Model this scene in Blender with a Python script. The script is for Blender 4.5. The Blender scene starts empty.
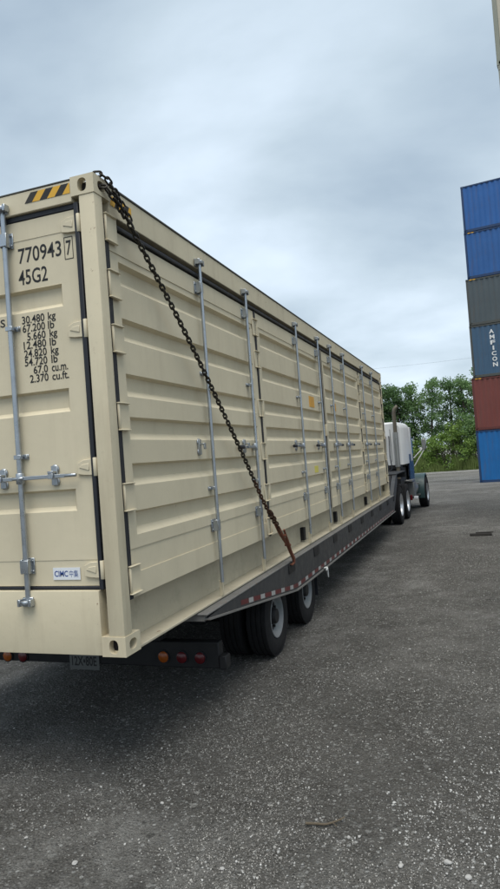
import bpy, bmesh, math, random
import numpy as np
from mathutils import Vector, Matrix, noise as mnoise
R = math.radians
random.seed(7)
rng = np.random.default_rng(11)
scene = bpy.context.scene
col = scene.collection

# ------------------------------------------------------------------ camera
ZC = 0.88                      # underside of the loaded container above the yard
CAM = Vector((2.043, -3.358, 1.111 + ZC))
YAW, PIT, ROL = -0.33683, 0.02239, -0.07473
cy, sy, cp, sp = math.cos(YAW), math.sin(YAW), math.cos(PIT), math.sin(PIT)
fw = Vector((sy * cp, cy * cp, sp)); rt = Vector((cy, -sy, 0)); up = rt.cross(fw)
c_, s_ = math.cos(ROL), math.sin(ROL)
rt2 = rt * c_ + up * s_; up2 = up * c_ - rt * s_
cam = bpy.data.cameras.new('camera'); cam_o = bpy.data.objects.new('camera', cam); col.objects.link(cam_o)
m = Matrix((rt2, up2, -fw)).transposed().to_4x4(); m.translation = CAM
cam_o.matrix_world = m
cam.sensor_fit = 'VERTICAL'; cam.sensor_height = 36.0; cam.lens = 649.04 / 889 * 36
cam.clip_start = 0.05; cam.clip_end = 6000
scene.camera = cam_o

# ------------------------------------------------------------------ sky, sun, exposure
SUN_EL, SUN_AZ = R(70), R(165)          # azimuth clockwise from +Y: high behind the photographer
world = bpy.data.worlds.new('World'); scene.world = world; world.use_nodes = True
wn = world.node_tree.nodes; wl = world.node_tree.links
for n in list(wn): wn.remove(n)
def WN(t, **k):
    n = wn.new(t)
    for a, b in k.items(): setattr(n, a, b)
    return n
wo = WN('ShaderNodeOutputWorld'); bg = WN('ShaderNodeBackground'); bg.inputs[1].default_value = 0.1
wl.new(bg.outputs[0], wo.inputs[0])
sky = WN('ShaderNodeTexSky', sky_type='NISHITA'); sky.sun_disc = False
sky.sun_elevation = SUN_EL; sky.sun_rotation = SUN_AZ; sky.air_density = 1.0; sky.dust_density = 1.5
tc = WN('ShaderNodeTexCoord'); sep = WN('ShaderNodeSeparateXYZ'); wl.new(tc.outputs['Generated'], sep.inputs[0])
zz = WN('ShaderNodeMath', operation='MAXIMUM'); wl.new(sep.outputs[2], zz.inputs[0]); zz.inputs[1].default_value = 0.0
za = WN('ShaderNodeMath', operation='ADD'); wl.new(zz.outputs[0], za.inputs[0]); za.inputs[1].default_value = 0.28
dx = WN('ShaderNodeMath', operation='DIVIDE'); wl.new(sep.outputs[0], dx.inputs[0]); wl.new(za.outputs[0], dx.inputs[1])
dy = WN('ShaderNodeMath', operation='DIVIDE'); wl.new(sep.outputs[1], dy.inputs[0]); wl.new(za.outputs[0], dy.inputs[1])
cmb = WN('ShaderNodeCombineXYZ'); wl.new(dx.outputs[0], cmb.inputs[0]); wl.new(dy.outputs[0], cmb.inputs[1]); cmb.inputs[2].default_value = 0.35
mp = WN('ShaderNodeMapping'); wl.new(cmb.outputs[0], mp.inputs[0])
mp.inputs['Rotation'].default_value = (0, 0, R(-32)); mp.inputs['Scale'].default_value = (0.75, 0.95, 1); mp.inputs['Location'].default_value = (7.1, 3.58, 1.86)
n1 = WN('ShaderNodeTexNoise'); n1.inputs['Scale'].default_value = 1.45; n1.inputs['Detail'].default_value = 7; n1.inputs['Roughness'].default_value = 0.48; n1.inputs['Distortion'].default_value = 0.12
wl.new(mp.outputs[0], n1.inputs[0])
cr = WN('ShaderNodeValToRGB'); wl.new(n1.outputs[0], cr.inputs[0])
e = cr.color_ramp.elements; e[0].position = 0.36; e[1].position = 0.64
e[0].color = (1.98, 2.48, 2.98, 1); e[1].color = (3.9, 4.5, 5.08, 1)
el = cr.color_ramp.elements.new(0.5); el.color = (2.85, 3.4, 3.85, 1)
mx = WN('ShaderNodeMix', data_type='RGBA'); mx.inputs[0].default_value = 0.93
wl.new(sky.outputs[0], mx.inputs[6]); wl.new(cr.outputs[0], mx.inputs[7]); wl.new(mx.outputs[2], bg.inputs[0])

sun = bpy.data.lights.new('sun', 'SUN'); sun.energy = 1.5; sun.angle = R(50); sun.color = (1.0, 0.955, 0.88)
sun_o = bpy.data.objects.new('sun', sun); col.objects.link(sun_o)
sd = Vector((math.sin(SUN_AZ) * math.cos(SUN_EL), math.cos(SUN_AZ) * math.cos(SUN_EL), math.sin(SUN_EL)))
sun_o.rotation_euler = sd.to_track_quat('Z', 'Y').to_euler(); sun_o.location = sd * 50
vs = scene.view_settings
vs.view_transform = 'Standard'; vs.look = 'None'; vs.gamma = 1; vs.use_curve_mapping = False; vs.exposure = 1.1

# ------------------------------------------------------------------ helpers
def gz(y):
    "height of the yard: level under the trailer, draining gently away behind the truck"
    if y < 8: return 0.0
    if y < 34.5: return -0.26 * ((y - 8) / 26.5) ** 1.5
    if y < 200: return -0.26 - 0.0115 * (y - 34.5)
    return -0.26 - 0.0115 * 165.5

WORLD = {}
class MB:
    def __init__(s): s.v = []; s.f = []; s.sm = []
    def add(s, vs_, fs, smooth=False):
        o = len(s.v); s.v += [tuple(v) for v in vs_]
        for f in fs: s.f.append(tuple(i + o for i in f)); s.sm.append(smooth)
        return s
    def box(s, x0, x1, y0, y1, z0, z1):
        return s.add([(x0,y0,z0),(x1,y0,z0),(x1,y1,z0),(x0,y1,z0),(x0,y0,z1),(x1,y0,z1),(x1,y1,z1),(x0,y1,z1)],
              [(3,2,1,0),(4,5,6,7),(0,1,5,4),(1,2,6,5),(2,3,7,6),(3,0,4,7)])
    def prism(s, pts, axis, a0, a1):
        "polygon pts (2-D) swept along axis from a0 to a1"
        n = len(pts)
        def P(p, a): return {'x': (a, p[0], p[1]), 'y': (p[0], a, p[1]), 'z': (p[0], p[1], a)}[axis]
        V = [P(p, a0) for p in pts] + [P(p, a1) for p in pts]
        F = [tuple(range(n))[::-1], tuple(range(n, 2 * n))]
        F += [(i, (i + 1) % n, n + (i + 1) % n, n + i) for i in range(n)]
        return s.add(V, F)
    def tube(s, pts, r, n=8, caps=True, radii=None):
        pts = [Vector(p) for p in pts]; V = []; F = []
        prev = None
        for i, p in enumerate(pts):
            t = (pts[min(i + 1, len(pts) - 1)] - pts[max(i - 1, 0)]).normalized()
            if prev is None:
                a = Vector((0, 0, 1)) if abs(t.z) < .9 else Vector((1, 0, 0))
                u = t.cross(a).normalized()
            else:
                u = (prev - t * prev.dot(t)).normalized()
            w = t.cross(u); prev = u
            rr = radii[i] if radii else r
            for k in range(n):
                a = 2 * math.pi * k / n
                V.append(p + (u * math.cos(a) + w * math.sin(a)) * rr)
        for i in range(len(pts) - 1):
            for k in range(n):
                F.append((i*n+k, i*n+(k+1)%n, (i+1)*n+(k+1)%n, (i+1)*n+k))
        s.add(V, F, True)
        if caps:
            o = len(V); b = len(s.v) - o
            s.f.append(tuple(b + k for k in range(n))[::-1]); s.sm.append(False)
            s.f.append(tuple(b + o - n + k for k in range(n))); s.sm.append(False)
        return s
    def lathe(s, prof, c, axis='x', n=32, sgn=1):
        "profile of (along, radius) turned about an axis through c"
        V = []; F = []
        for a, r in prof:
            for k in range(n):
                t = 2 * math.pi * k / n; p = r * math.cos(t); q = r * math.sin(t)
                if axis == 'x': V.append((c[0] + sgn * a, c[1] + p, c[2] + q))
                elif axis == 'y': V.append((c[0] + p, c[1] + sgn * a, c[2] + q))
                else: V.append((c[0] + p, c[1] + q, c[2] + sgn * a))
        for i in range(len(prof) - 1):
            for k in range(n): F.append((i*n+k, i*n+(k+1)%n, (i+1)*n+(k+1)%n, (i+1)*n+k))
        s.add(V, F, True)
        return s
    def build(s, name, mat, parent=None, bevel=0, local=False, seg=1):
        me = bpy.data.meshes.new(name)
        off = Vector(WORLD.get(parent.name, (0, 0, 0))) if (parent and not local) else Vector((0, 0, 0))
        me.from_pydata([tuple(Vector(v) - off) for v in s.v], [], s.f)
        bm = bmesh.new(); bm.from_mesh(me)
        bmesh.ops.recalc_face_normals(bm, faces=bm.faces)
        if bevel:
            es = [e for e in bm.edges if len(e.link_faces) == 2 and e.calc_face_angle(0) > R(35)]
            bmesh.ops.bevel(bm, geom=es, offset=bevel, segments=seg, profile=.6, affect='EDGES', clamp_overlap=True)
        for f in bm.faces: f.smooth = True
        for e in bm.edges:
            e.smooth = not (len(e.link_faces) != 2 or e.calc_face_angle(0) > R(40))
        bm.to_mesh(me); bm.free()
        me.materials.append(mat)
        return link(name, me, parent, off)
def link(name, me, parent=None, off=None):
    o = bpy.data.objects.new(name, me); col.objects.link(o)
    if parent is not None:
        o.parent = parent; WORLD[o.name] = tuple(off) if off is not None else WORLD.get(parent.name, (0, 0, 0))
    return o
def thing(name, label, cat, loc=(0, 0, 0), group=None, rz=0):
    o = bpy.data.objects.new(name, None); col.objects.link(o); o.location = loc; o.rotation_euler = (0, 0, rz)
    o.empty_display_size = .2; WORLD[o.name] = tuple(loc)
    o['label'] = label; o['category'] = cat
    if group: o['group'] = group
    return o
def sub_empty(name, parent, loc):
    "a part that is only a holder of sub-parts; loc in world"
    o = bpy.data.objects.new(name, None); col.objects.link(o); o.parent = parent
    o.location = Vector(loc) - Vector(WORLD[parent.name]); WORLD[o.name] = tuple(loc); o.empty_display_size = .1
    return o
def tag(o, label, cat=None, group=None, kind=None):
    o['label'] = label
    if cat: o['category'] = cat
    if group: o['group'] = group
    if kind: o['kind'] = kind
    return o
def struct(o): o['kind'] = 'structure'; return o

# ------------------------------------------------------------------ materials
class NT:
    def __init__(s, name):
        s.m = bpy.data.materials.new(name); s.m.use_nodes = True
        s.n = s.m.node_tree.nodes; s.l = s.m.node_tree.links
        s.b = s.n['Principled BSDF']
        s.tc = s.n.new('ShaderNodeTexCoord'); s.co = s.tc.outputs['Object']
    def noise(s, scale, detail=4, rough=.55, stretch=None, dist=0, co=None):
        n = s.n.new('ShaderNodeTexNoise'); n.inputs['Scale'].default_value = scale; n.inputs['Detail'].default_value = detail
        n.inputs['Roughness'].default_value = rough; n.inputs['Distortion'].default_value = dist
        src = co or s.co
        if stretch:
            mpn = s.n.new('ShaderNodeMapping'); mpn.inputs['Scale'].default_value = stretch; s.l.new(src, mpn.inputs[0]); src = mpn.outputs[0]
        s.l.new(src, n.inputs[0]); return n.outputs[0]
    def ramp(s, fac, a, b, ca=(0,0,0,1), cb=(1,1,1,1)):
        r = s.n.new('ShaderNodeValToRGB'); e = r.color_ramp.elements
        e[0].position = a; e[1].position = b; e[0].color = tuple(ca) + (1,) * (4 - len(ca)); e[1].color = tuple(cb) + (1,) * (4 - len(cb))
        s.l.new(fac, r.inputs[0]); return r.outputs[0]
    def mix(s, fac, a, b, mode='MIX'):
        x = s.n.new('ShaderNodeMix'); x.data_type = 'RGBA'; x.blend_type = mode
        for sock, v in ((x.inputs[0], fac), (x.inputs[6], a), (x.inputs[7], b)):
            if isinstance(v, (int, float)): sock.default_value = v
            elif isinstance(v, (tuple, list)): sock.default_value = tuple(v) + (1,) * (4 - len(v))
            else: s.l.new(v, sock)
        return x.outputs[2]
    def math(s, op, a, b=0.0):
        x = s.n.new('ShaderNodeMath'); x.operation = op
        for sock, v in ((x.inputs[0], a), (x.inputs[1], b)):
            if isinstance(v, (int, float)): sock.default_value = v
            else: s.l.new(v, sock)
        return x.outputs[0]
    def base(s, c): s.l.new(c, s.b.inputs['Base Color'])
    def bump(s, h, strength=.3, dist=.01):
        b = s.n.new('ShaderNodeBump'); b.inputs['Strength'].default_value = strength; b.inputs['Distance'].default_value = dist
        s.l.new(h, b.inputs['Height']); s.l.new(b.outputs[0], s.b.inputs['Normal'])
def paint(name, c, rough=.45, dirt=.25, dirt_c=(.16, .13, .09), rust=0.0, metal=0, bump=.06, streak=True, spec=.4):
    t = NT(name)
    big = t.noise(1.3, 5, .6); fine = t.noise(34, 4, .6)
    cc = t.mix(t.ramp(big, .35, .7), tuple(x * .93 for x in c), tuple(min(1, x * 1.05) for x in c))
    if dirt:
        st = t.noise(6, 5, .65, stretch=(1, 1, .12)) if streak else t.noise(5, 6, .65)
        cc = t.mix(t.math('MULTIPLY', t.ramp(st, .52, .85), dirt), cc, dirt_c)
        cc = t.mix(t.math('MULTIPLY', t.ramp(fine, .6, .8), dirt * .5), cc, dirt_c)
    if rust:
        rs = t.noise(9, 8, .7)
        cc = t.mix(t.ramp(rs, .74 - rust, .78 - rust), cc, t.mix(fine, (.09, .035, .015), (.22, .09, .035)))
    t.base(cc)
    t.b.inputs['Metallic'].default_value = metal; t.b.inputs['Specular IOR Level'].default_value = spec
    rr = t.ramp(t.noise(11, 4), .3, .7, (rough - .08,) * 3, (min(1, rough + .14),) * 3); t.l.new(rr, t.b.inputs['Roughness'])
    if bump: t.bump(t.noise(7, 3), bump, .012)
    return t.m
CREAM = paint('cream_paint', (.635, .562, .405), .5, .2, (.28, .22, .14), rust=.03, bump=.16)
CREAM_B = paint('cream_paint_worn', (.625, .553, .395), .5, .36, (.24, .17, .10), rust=.075, bump=.18)
CREAM_D = paint('cream_paint_shade_dust', (.47, .42, .31), .7, .55, (.20, .17, .12), rust=.07, bump=.2, streak=False)  # darker cream paints in the shade under the door leaves, plus road dust
GALV = paint('galvanized_steel', (.42, .45, .48), .30, .6, (.13, .13, .13), metal=.85, streak=False)
RUBBER = paint('black_rubber', (.016, .018, .024), .5, .10, (.06, .06, .06), bump=.0)
ROOFGREY = paint('weathered_roof_edge', (.10, .10, .095), .7, .4, (.05, .045, .04))
BLACKST = paint('black_chassis_steel', (.012, .012, .013), .6, .3, (.045, .04, .036), streak=False)
RAILBLK = paint('trailer_rail_paint', (.042, .043, .045), .5, .45, (.11, .10, .09), streak=True)
FLANGE = paint('worn_deck_steel', (.17, .165, .155), .55, .5, (.06, .05, .04), rust=.10, streak=False)
TYRE = paint('tyre_rubber', (.016, .016, .017), .85, .45, (.055, .052, .047), streak=False, bump=.15, spec=.2)
ALU = paint('aluminium_wheel', (.62, .63, .65), .35, .35, (.22, .2, .18), metal=.75, streak=False)
RIMW = paint('white_steel_wheel', (.20, .205, .21), .5, .6, (.05, .11, .10), streak=False)
BLACKINK = paint('black_lettering', (.015, .015, .015), .5, 0, bump=0)
WHITEINK = paint('white_lettering', (.75, .76, .75), .5, .2, bump=0)
BLUEINK = paint('blue_lettering', (.02, .06, .25), .5, 0, bump=0)
YEL = paint('hazard_yellow', (.72, .40, .04), .5, .25, (.2, .12, .05), bump=0)
BLK = paint('hazard_black', (.02, .018, .016), .5, .25, (.12, .1, .07), bump=0)
STICKW = paint('sticker_white', (.72, .74, .76), .4, .1, bump=0)
STICKO = paint('sticker_orange', (.70, .36, .06), .5, .2, bump=0)
STICKY = paint('sticker_yellow', (.66, .58, .12), .5, .2, bump=0)
TAPER = paint('red_tape', (.11, .020, .022), .35, .35, (.08, .06, .05), bump=0)
TAPEW = paint('white_tape', (.36, .355, .345), .35, .4, (.15, .14, .12), bump=0)
CHAIN = paint('chain_steel', (.035, .032, .028), .45, .5, (.10, .07, .035), metal=.5, streak=False)
CHAINR = paint('rusty_chain', (.085, .042, .026), .6, .5, (.03, .022, .016), metal=.3, streak=False)
RUST = paint('rusty_hook', (.20, .075, .045), .65, .5, (.07, .03, .02), metal=.2, streak=False, bump=.2)
CLOTH = paint('white_rag', (.66, .66, .63), .9, .2, bump=0)
PLATE = paint('licence_plate_face', (.13, .135, .13), .5, .4, (.05, .05, .045), streak=False, bump=0)
def lens(name, c):
    t = NT(name); t.base(t.mix(t.noise(60, 2), c, tuple(x * .6 for x in c))); t.b.inputs['Roughness'].default_value = .25
    t.b.inputs['Specular IOR Level'].default_value = .5; return t.m
LAMPO = lens('amber_lens', (.42, .10, .012)); LAMPR = lens('red_lens', (.13, .010, .014))
WHITEP = paint('white_cab_paint', (.68, .68, .67), .35, .2, (.3, .28, .25), bump=0)
NAVY = paint('navy_cab_paint', (.02, .042, .09), .3, .2, (.1, .1, .1), bump=0)
GREYF = paint('grey_fender', (.12, .125, .125), .45, .3, bump=0)
CHROME = paint('dull_chrome', (.36, .355, .34), .35, .3, (.2, .17, .13), metal=.9, streak=False, bump=0)
EXH = paint('sooty_exhaust', (.14, .12, .09), .5, .5, (.06, .05, .04), metal=.5, streak=False, bump=0)
TEAL = paint('teal_hood_paint', (.032, .065, .066), .35, .2, (.1, .1, .1), bump=0)
def glass(name):
    t = NT(name); t.b.inputs['Base Color'].default_value = (.03, .05, .055, 1); t.b.inputs['Roughness'].default_value = .06
    t.b.inputs['Specular IOR Level'].default_value = .9; return t.m
GLASS = glass('cab_glass')

# ------------------------------------------------------------------ setting: yard
def axis(a, lo, hi, step, far):
    "fine spacing between lo and hi, growing outwards to far"
    xs = list(np.arange(lo, hi + 1e-6, step))
    d = step; x = hi
    while x < far: d *= 1.25; x += d; xs.append(x)
    d = step; x = lo
    while x > -far: d *= 1.25; x -= d; xs.insert(0, x)
    return xs
xs = axis('x', -5, 7, .07, 2500); ys = axis('y', -3.5, 15, .07, 2500)
def relief(x, y):
    p = Vector((x, y, 0))
    a = max(0, min(1, (60 - abs(y)) / 30)) * max(0, min(1, (60 - abs(x)) / 30))
    if a == 0: return 0
    h = mnoise.noise(p * .45) * .018 + mnoise.noise(p * 1.7 + Vector((5, 3, 1))) * .010 + mnoise.noise(p * 6) * .004
    return h * a - .004
V = []
for y in ys:
    g = gz(y)
    for x in xs:
        z = g + (relief(x, y) if (abs(x) < 60 and abs(y) < 60) else 0)
        if -2.9 < x < .45 and 1.5 < y < 22: z = min(z, g - .002)
        V.append((x, y, z))
nx = len(xs); F = [(j*nx+i, j*nx+i+1, (j+1)*nx+i+1, (j+1)*nx+i) for j in range(len(ys)-1) for i in range(nx-1)]
me = bpy.data.meshes.new('ground'); me.from_pydata(V, [], F)
me.polygons.foreach_set('use_smooth', [True] * len(F))
def ground_mat():
    t = NT('gravel_yard')
    big = t.noise(.22, 5, .6); mid = t.noise(.9, 6, .62); fine = t.noise(16, 5, .7); grit = t.noise(110, 3, .75)
    c = t.mix(t.ramp(mid, .32, .70), (0.098, 0.091, 0.079), (0.185, 0.174, 0.155))
    c = t.mix(t.math('MULTIPLY', t.ramp(fine, .42, .72), .55), c, (0.284, 0.273, 0.251))
    c = t.mix(t.math('MULTIPLY', t.ramp(t.noise(3.1, 6, .7), .55, .75), .5), c, (0.079, 0.078, 0.074))
    # pale limestone dust lying in patches
    dust = t.math('MULTIPLY', t.ramp(big, .45, .62), t.ramp(t.noise(2.3, 7, .72), .44, .66))
    c = t.mix(t.math('MULTIPLY', dust, .85), c, (0.475, 0.462, 0.429))
    c = t.mix(t.math('MULTIPLY', t.ramp(t.noise(.6, 8, .75, dist=.6), .56, .66), .55), c, (0.073, 0.069, 0.063))
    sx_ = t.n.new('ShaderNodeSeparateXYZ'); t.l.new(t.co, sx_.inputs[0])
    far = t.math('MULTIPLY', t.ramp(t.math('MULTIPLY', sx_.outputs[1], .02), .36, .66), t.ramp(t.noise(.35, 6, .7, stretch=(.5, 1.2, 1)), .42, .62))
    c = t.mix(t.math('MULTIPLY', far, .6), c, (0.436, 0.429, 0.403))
    def chips(scale, cut, r0, k, lo, hi, c):
        v = t.n.new('ShaderNodeTexVoronoi'); v.inputs['Scale'].default_value = scale; t.l.new(t.co, v.inputs[0])
        sc = t.n.new('ShaderNodeSeparateColor'); t.l.new(v.outputs['Color'], sc.inputs[0])
        chip = t.math('MULTIPLY', t.ramp(sc.outputs[0], cut, cut + .02), t.ramp(v.outputs['Distance'], r0, r0 + .08, (1,1,1), (0,0,0)))
        return t.mix(t.math('MULTIPLY', chip, k), c, t.mix(sc.outputs[1], lo, hi))
    c = chips(60, .45, .36, .8, (0.066, 0.063, 0.058), (0.475, 0.462, 0.429), c)
    c = chips(9, .80, .16, .7, (0.079, 0.077, 0.069), (0.528, 0.515, 0.475), c)
    c = chips(17, .70, .22, .7, (0.066, 0.063, 0.058), (0.554, 0.541, 0.508), c)
    c = chips(33, .72, .30, .8, (0.145, 0.143, 0.132), (0.686, 0.680, 0.647), c)
    c = t.mix(t.math('MULTIPLY', t.ramp(grit, .55, .72), .6), c, (0.436, 0.429, 0.409))
    c = t.mix(t.math('MULTIPLY', t.ramp(grit, .32, .47, (1,1,1), (0,0,0)), .65), c, (0.024, 0.024, 0.022))
    t.base(c); t.b.inputs['Roughness'].default_value = .9; t.b.inputs['Specular IOR Level'].default_value = .2
    v2 = t.n.new('ShaderNodeTexVoronoi'); v2.inputs['Scale'].default_value = 60; t.l.new(t.co, v2.inputs[0])
    h = t.math('ADD', t.math('MULTIPLY', v2.outputs['Distance'], -.8), t.math('ADD', grit, t.math('MULTIPLY', fine, 1.5)))
    t.bump(h, 1.0, .05)
    return t.m
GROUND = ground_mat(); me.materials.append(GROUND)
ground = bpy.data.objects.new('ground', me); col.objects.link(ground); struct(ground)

# loose gravel chips, thousands: one object
def icos():
    bm = bmesh.new(); bmesh.ops.create_icosphere(bm, subdivisions=1, radius=1)
    v = np.array([x.co[:] for x in bm.verts]); f = np.array([[q.index for q in p.verts] for p in bm.faces]); bm.free(); return v, f
def stone_mat(name, lo, hi):
    t = NT(name); g = t.n.new('ShaderNodeNewGeometry')
    c = t.mix(g.outputs['Random Per Island'], lo, hi)
    c = t.mix(t.math('MULTIPLY', t.noise(60, 4, .7), .5), c, tuple(x * .5 for x in lo))
    t.base(c); t.b.inputs['Roughness'].default_value = .85; t.bump(t.noise(120, 3), .4, .004); return t.m
STONE = stone_mat('limestone_chips', (.05, .047, .042), (.54, .52, .48)); STONEW = stone_mat('white_chips', (.30, .295, .28), (.62, .61, .58))
sv6 = np.array([(1,0,0),(-1,0,0),(0,1,0),(0,-1,0),(0,0,1),(0,0,-1)], float)
sf6 = np.array([(0,2,4),(2,1,4),(1,3,4),(3,0,4),(2,0,5),(1,2,5),(3,1,5),(0,3,5)])
def chips_object(name, xyd, rad, mat, label):
    n = len(xyd); q = np.linalg.qr(rng.normal(size=(n, 3, 3)))[0]
    s3 = np.stack([np.ones(n), rng.uniform(.55, .95, n), rng.uniform(.4, .8, n)], 1) * rad[:, None]
    w = (sv6[None] * s3[:, None, :] * (1 + .28 * rng.normal(size=(n, 6, 1)))) @ q
    base = np.array([(x, y, gz(y) + relief(x, y)) for x, y in xyd[:, :2]]); base[:, 2] += rad * .3
    Vs = (w + base[:, None, :]).reshape(-1, 3); Fs = (sf6[None] + (np.arange(n) * 6)[:, None, None]).reshape(-1, 3)
    me = bpy.data.meshes.new(name); me.vertices.add(len(Vs)); me.vertices.foreach_set('co', Vs.ravel())
    me.loops.add(len(Fs) * 3); me.loops.foreach_set('vertex_index', Fs.ravel())
    me.polygons.add(len(Fs)); me.polygons.foreach_set('loop_start', np.arange(0, len(Fs) * 3, 3)); me.update(calc_edges=True)
    me.materials.append(mat); o = bpy.data.objects.new(name, me); col.objects.link(o); tag(o, label, 'gravel', kind='stuff')
out = []
while len(out) < 165000:
    d = 1.8 + 19 * rng.random() ** 1.7; a = rng.uniform(-1.0, .62)
    x = CAM.x + d * math.sin(a); y = CAM.y + d * math.cos(a)
    w = mnoise.noise(Vector((x * .8, y * .35, 3))) + .6 * mnoise.noise(Vector((x * 1.9, y * 1.9, 9))) + .4 * mnoise.noise(Vector((x * 5, y * 5, 1)))
    keep = .34 + 1.35 * w + (.10 if x > 1 else 0)
    if rng.random() < keep: out.append((x, y, d))
out = np.array(out)
rad = (.0026 + .0046 * rng.random(len(out)) ** 2.0 + .006 * rng.random(len(out)) * (rng.random(len(out)) < .03)) * np.maximum(1, 1 + (out[:, 2] - 5) * .04)
chips_object('loose_gravel', out, rad, STONE, 'grey loose gravel strewn over the dark yard')
def on_ground(px, py):
    "where the photograph's pixel meets the level yard"
    d = fw + rt2 * ((px - 250) / 649.04) - up2 * ((py - 444.5) / 649.04); t = -CAM.z / d.z
    return CAM.x + d.x * t, CAM.y + d.y * t
out = []
for px, py, sr, k in ((407, 811, .10, 90), (448, 862, .12, 160), (474, 803, .20, 260), (490, 850, .16, 200), (351, 839, .03, 9), (269, 865, .10, 70), (356, 677, .22, 110), (484, 685, .5, 260), (300, 770, .2, 60), (60, 790, .2, 50), (120, 800, .25, 70), (400, 870, .15, 60), (440, 600, .7, 200), (210, 870, .2, 60), (20, 740, .3, 50), (380, 560, .6, 110), (470, 760, .3, 150)):
    x, y = on_ground(px, py)
    for _ in range(k): out.append((x + rng.normal() * sr, y + rng.normal() * sr * 1.3, 0))
for _ in range(1500):
    d = 1.8 + 14 * rng.random() ** 1.7; a = rng.uniform(-1.0, .62); out.append((CAM.x + d * math.sin(a), CAM.y + d * math.cos(a), 0))
out = np.array(out); rad = .0036 + .0075 * rng.random(len(out)) ** 2.6
chips_object('white_chips', out, rad, STONEW, 'white limestone chips scattered in drifts over the gravel')

# ------------------------------------------------------------------ loaded side-door container
W_, L_, H_ = 2.438, 12.192, 2.896
box_o = thing('shipping_container', 'long cream shipping container with folding side doors chained on the trailer', 'container', (-W_ / 2, L_ / 2, ZC))
def T(mb):
    "container drawings are measured from its own underside"
    mb.v = [(x, y, z + ZC) for x, y, z in mb.v]; return mb
CC = box_o
def text_mesh(s, offset=.0):
    cu = bpy.data.curves.new('lettering', 'FONT'); cu.body = s; cu.size = 1; cu.offset = offset; cu.resolution_u = 3
    o = bpy.data.objects.new('lettering', cu); col.objects.link(o)
    bpy.context.view_layer.update()
    dg = bpy.context.evaluated_depsgraph_get(); m_ = bpy.data.meshes.new_from_object(o.evaluated_get(dg))
    bpy.data.objects.remove(o); bpy.data.curves.remove(cu); return m_
def lettering(s, p0, p1, q0, q1, plane, depth, mat, parent, offset=.012, shear=0, name='lettering'):
    """flat printed text filling u p0..p1, height q0..q1 on a plane: '-y' faces -Y, '+x' faces +X (world coords)"""
    m_ = text_mesh(s, offset)
    co = np.array([v.co[:] for v in m_.vertices]); lo = co.min(0); hi = co.max(0)
    u = p0 + (co[:, 0] - lo[0]) / (hi[0] - lo[0]) * (p1 - p0); w = q0 + (co[:, 1] - lo[1]) / (hi[1] - lo[1]) * (q1 - q0)
    mb = MB(); vs_ = [(a, depth, b) if plane == '-y' else (depth, a, b) for a, b in zip(u, w)]
    mb.v = vs_; mb.f = [tuple(p.vertices) for p in m_.polygons]
    bpy.data.meshes.remove(m_)
    off = Vector(WORLD[parent.name]); me = bpy.data.meshes.new(name)
    me.from_pydata([tuple(Vector(v) - off) for v in mb.v], [], mb.f); me.materials.append(mat)
    return link(name, me, parent, off)

def casting(x, y, z, sx, syy, szz, name='corner_casting'):
    "ISO corner casting: outer corner at (x,y,z), body extends by sx*.162, sy*.178, sz*.118, oval holes in its outer faces"
    a, b, c = .162, .178, .118
    mb = MB()
    x1, y1, z1 = x + sx * a, y + syy * b, z + szz * c
    def holed(P, w, h, ow, oh, inn):
        # P(u,v,d): point on face; rectangle w*h, stadium hole ow*oh centred
        n = 20; ring = []; rect = []
        for k in range(n):
            t = 2 * math.pi * (k + .5) / n; cx, sx_ = math.cos(t), math.sin(t)
            k_ = (abs(cx) ** 2.6 + abs(sx_) ** 2.6) ** (-1 / 2.6)
            ring.append((w / 2 + cx * k_ * ow / 2, h / 2 + sx_ * k_ * oh / 2))
            m_ = max(abs(cx), abs(sx_)); rect.append((w / 2 + cx / m_ * w / 2, h / 2 + sx_ / m_ * h / 2))
        V = [P(*p, 0) for p in rect] + [P(*p, 0) for p in ring] + [P(*p, inn) for p in ring]
        Fq = []
        for k in range(n):
            j = (k + 1) % n
            Fq += [(k, j, n + j, n + k), (n + k, n + j, 2*n + j, 2*n + k)]
        # the four corners of the rectangle
        base = len(V); V += [P(0, 0, 0), P(w, 0, 0), P(w, h, 0), P(0, h, 0)]
        for k in range(n):
            j = (k + 1) % n
            (u0, v0), (u1, v1) = rect[k], rect[j]
            if abs(u0 - u1) > 1e-6 and abs(v0 - v1) > 1e-6:
                cu = w if max(u0, u1) > w / 2 else 0; cv = h if max(v0, v1) > h / 2 else 0
                idx = base + {(0, 0): 0, (w, 0): 1, (w, h): 2, (0, h): 3}[(cu, cv)]
                Fq.append((k, idx, j))
        mb.add(V, Fq)
    holed(lambda u, v, d: (x + sx * u, y + syy * d, z + szz * v), a, c, .062, .082, .05)
    holed(lambda u, v, d: (x + sx * d, y + syy * u, z + szz * v), b, c, .085, .064, .05)
    holed(lambda u, v, d: (x + sx * u, y + syy * v, z + szz * d), a, b, .064, .12, .03)
    # inner faces and a dark core that closes the holes
    mb.add([(x1, y, z), (x1, y1, z), (x1, y1, z1), (x1, y, z1)], [(0, 1, 2, 3)])
    mb.add([(x, y1, z), (x1, y1, z), (x1, y1, z1), (x, y1, z1)], [(0, 1, 2, 3)])
    mb.add([(x, y, z1), (x1, y, z1), (x1, y1, z1), (x, y1, z1)], [(0, 1, 2, 3)])
    e = .0
    return mb
def put_casting(x, y, z, sx, s2, s3, mat, parent, local=False):
    mb = casting(x, y, z, sx, s2, s3)
    return mb.build('corner_casting', mat, parent, 0, local)
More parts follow.
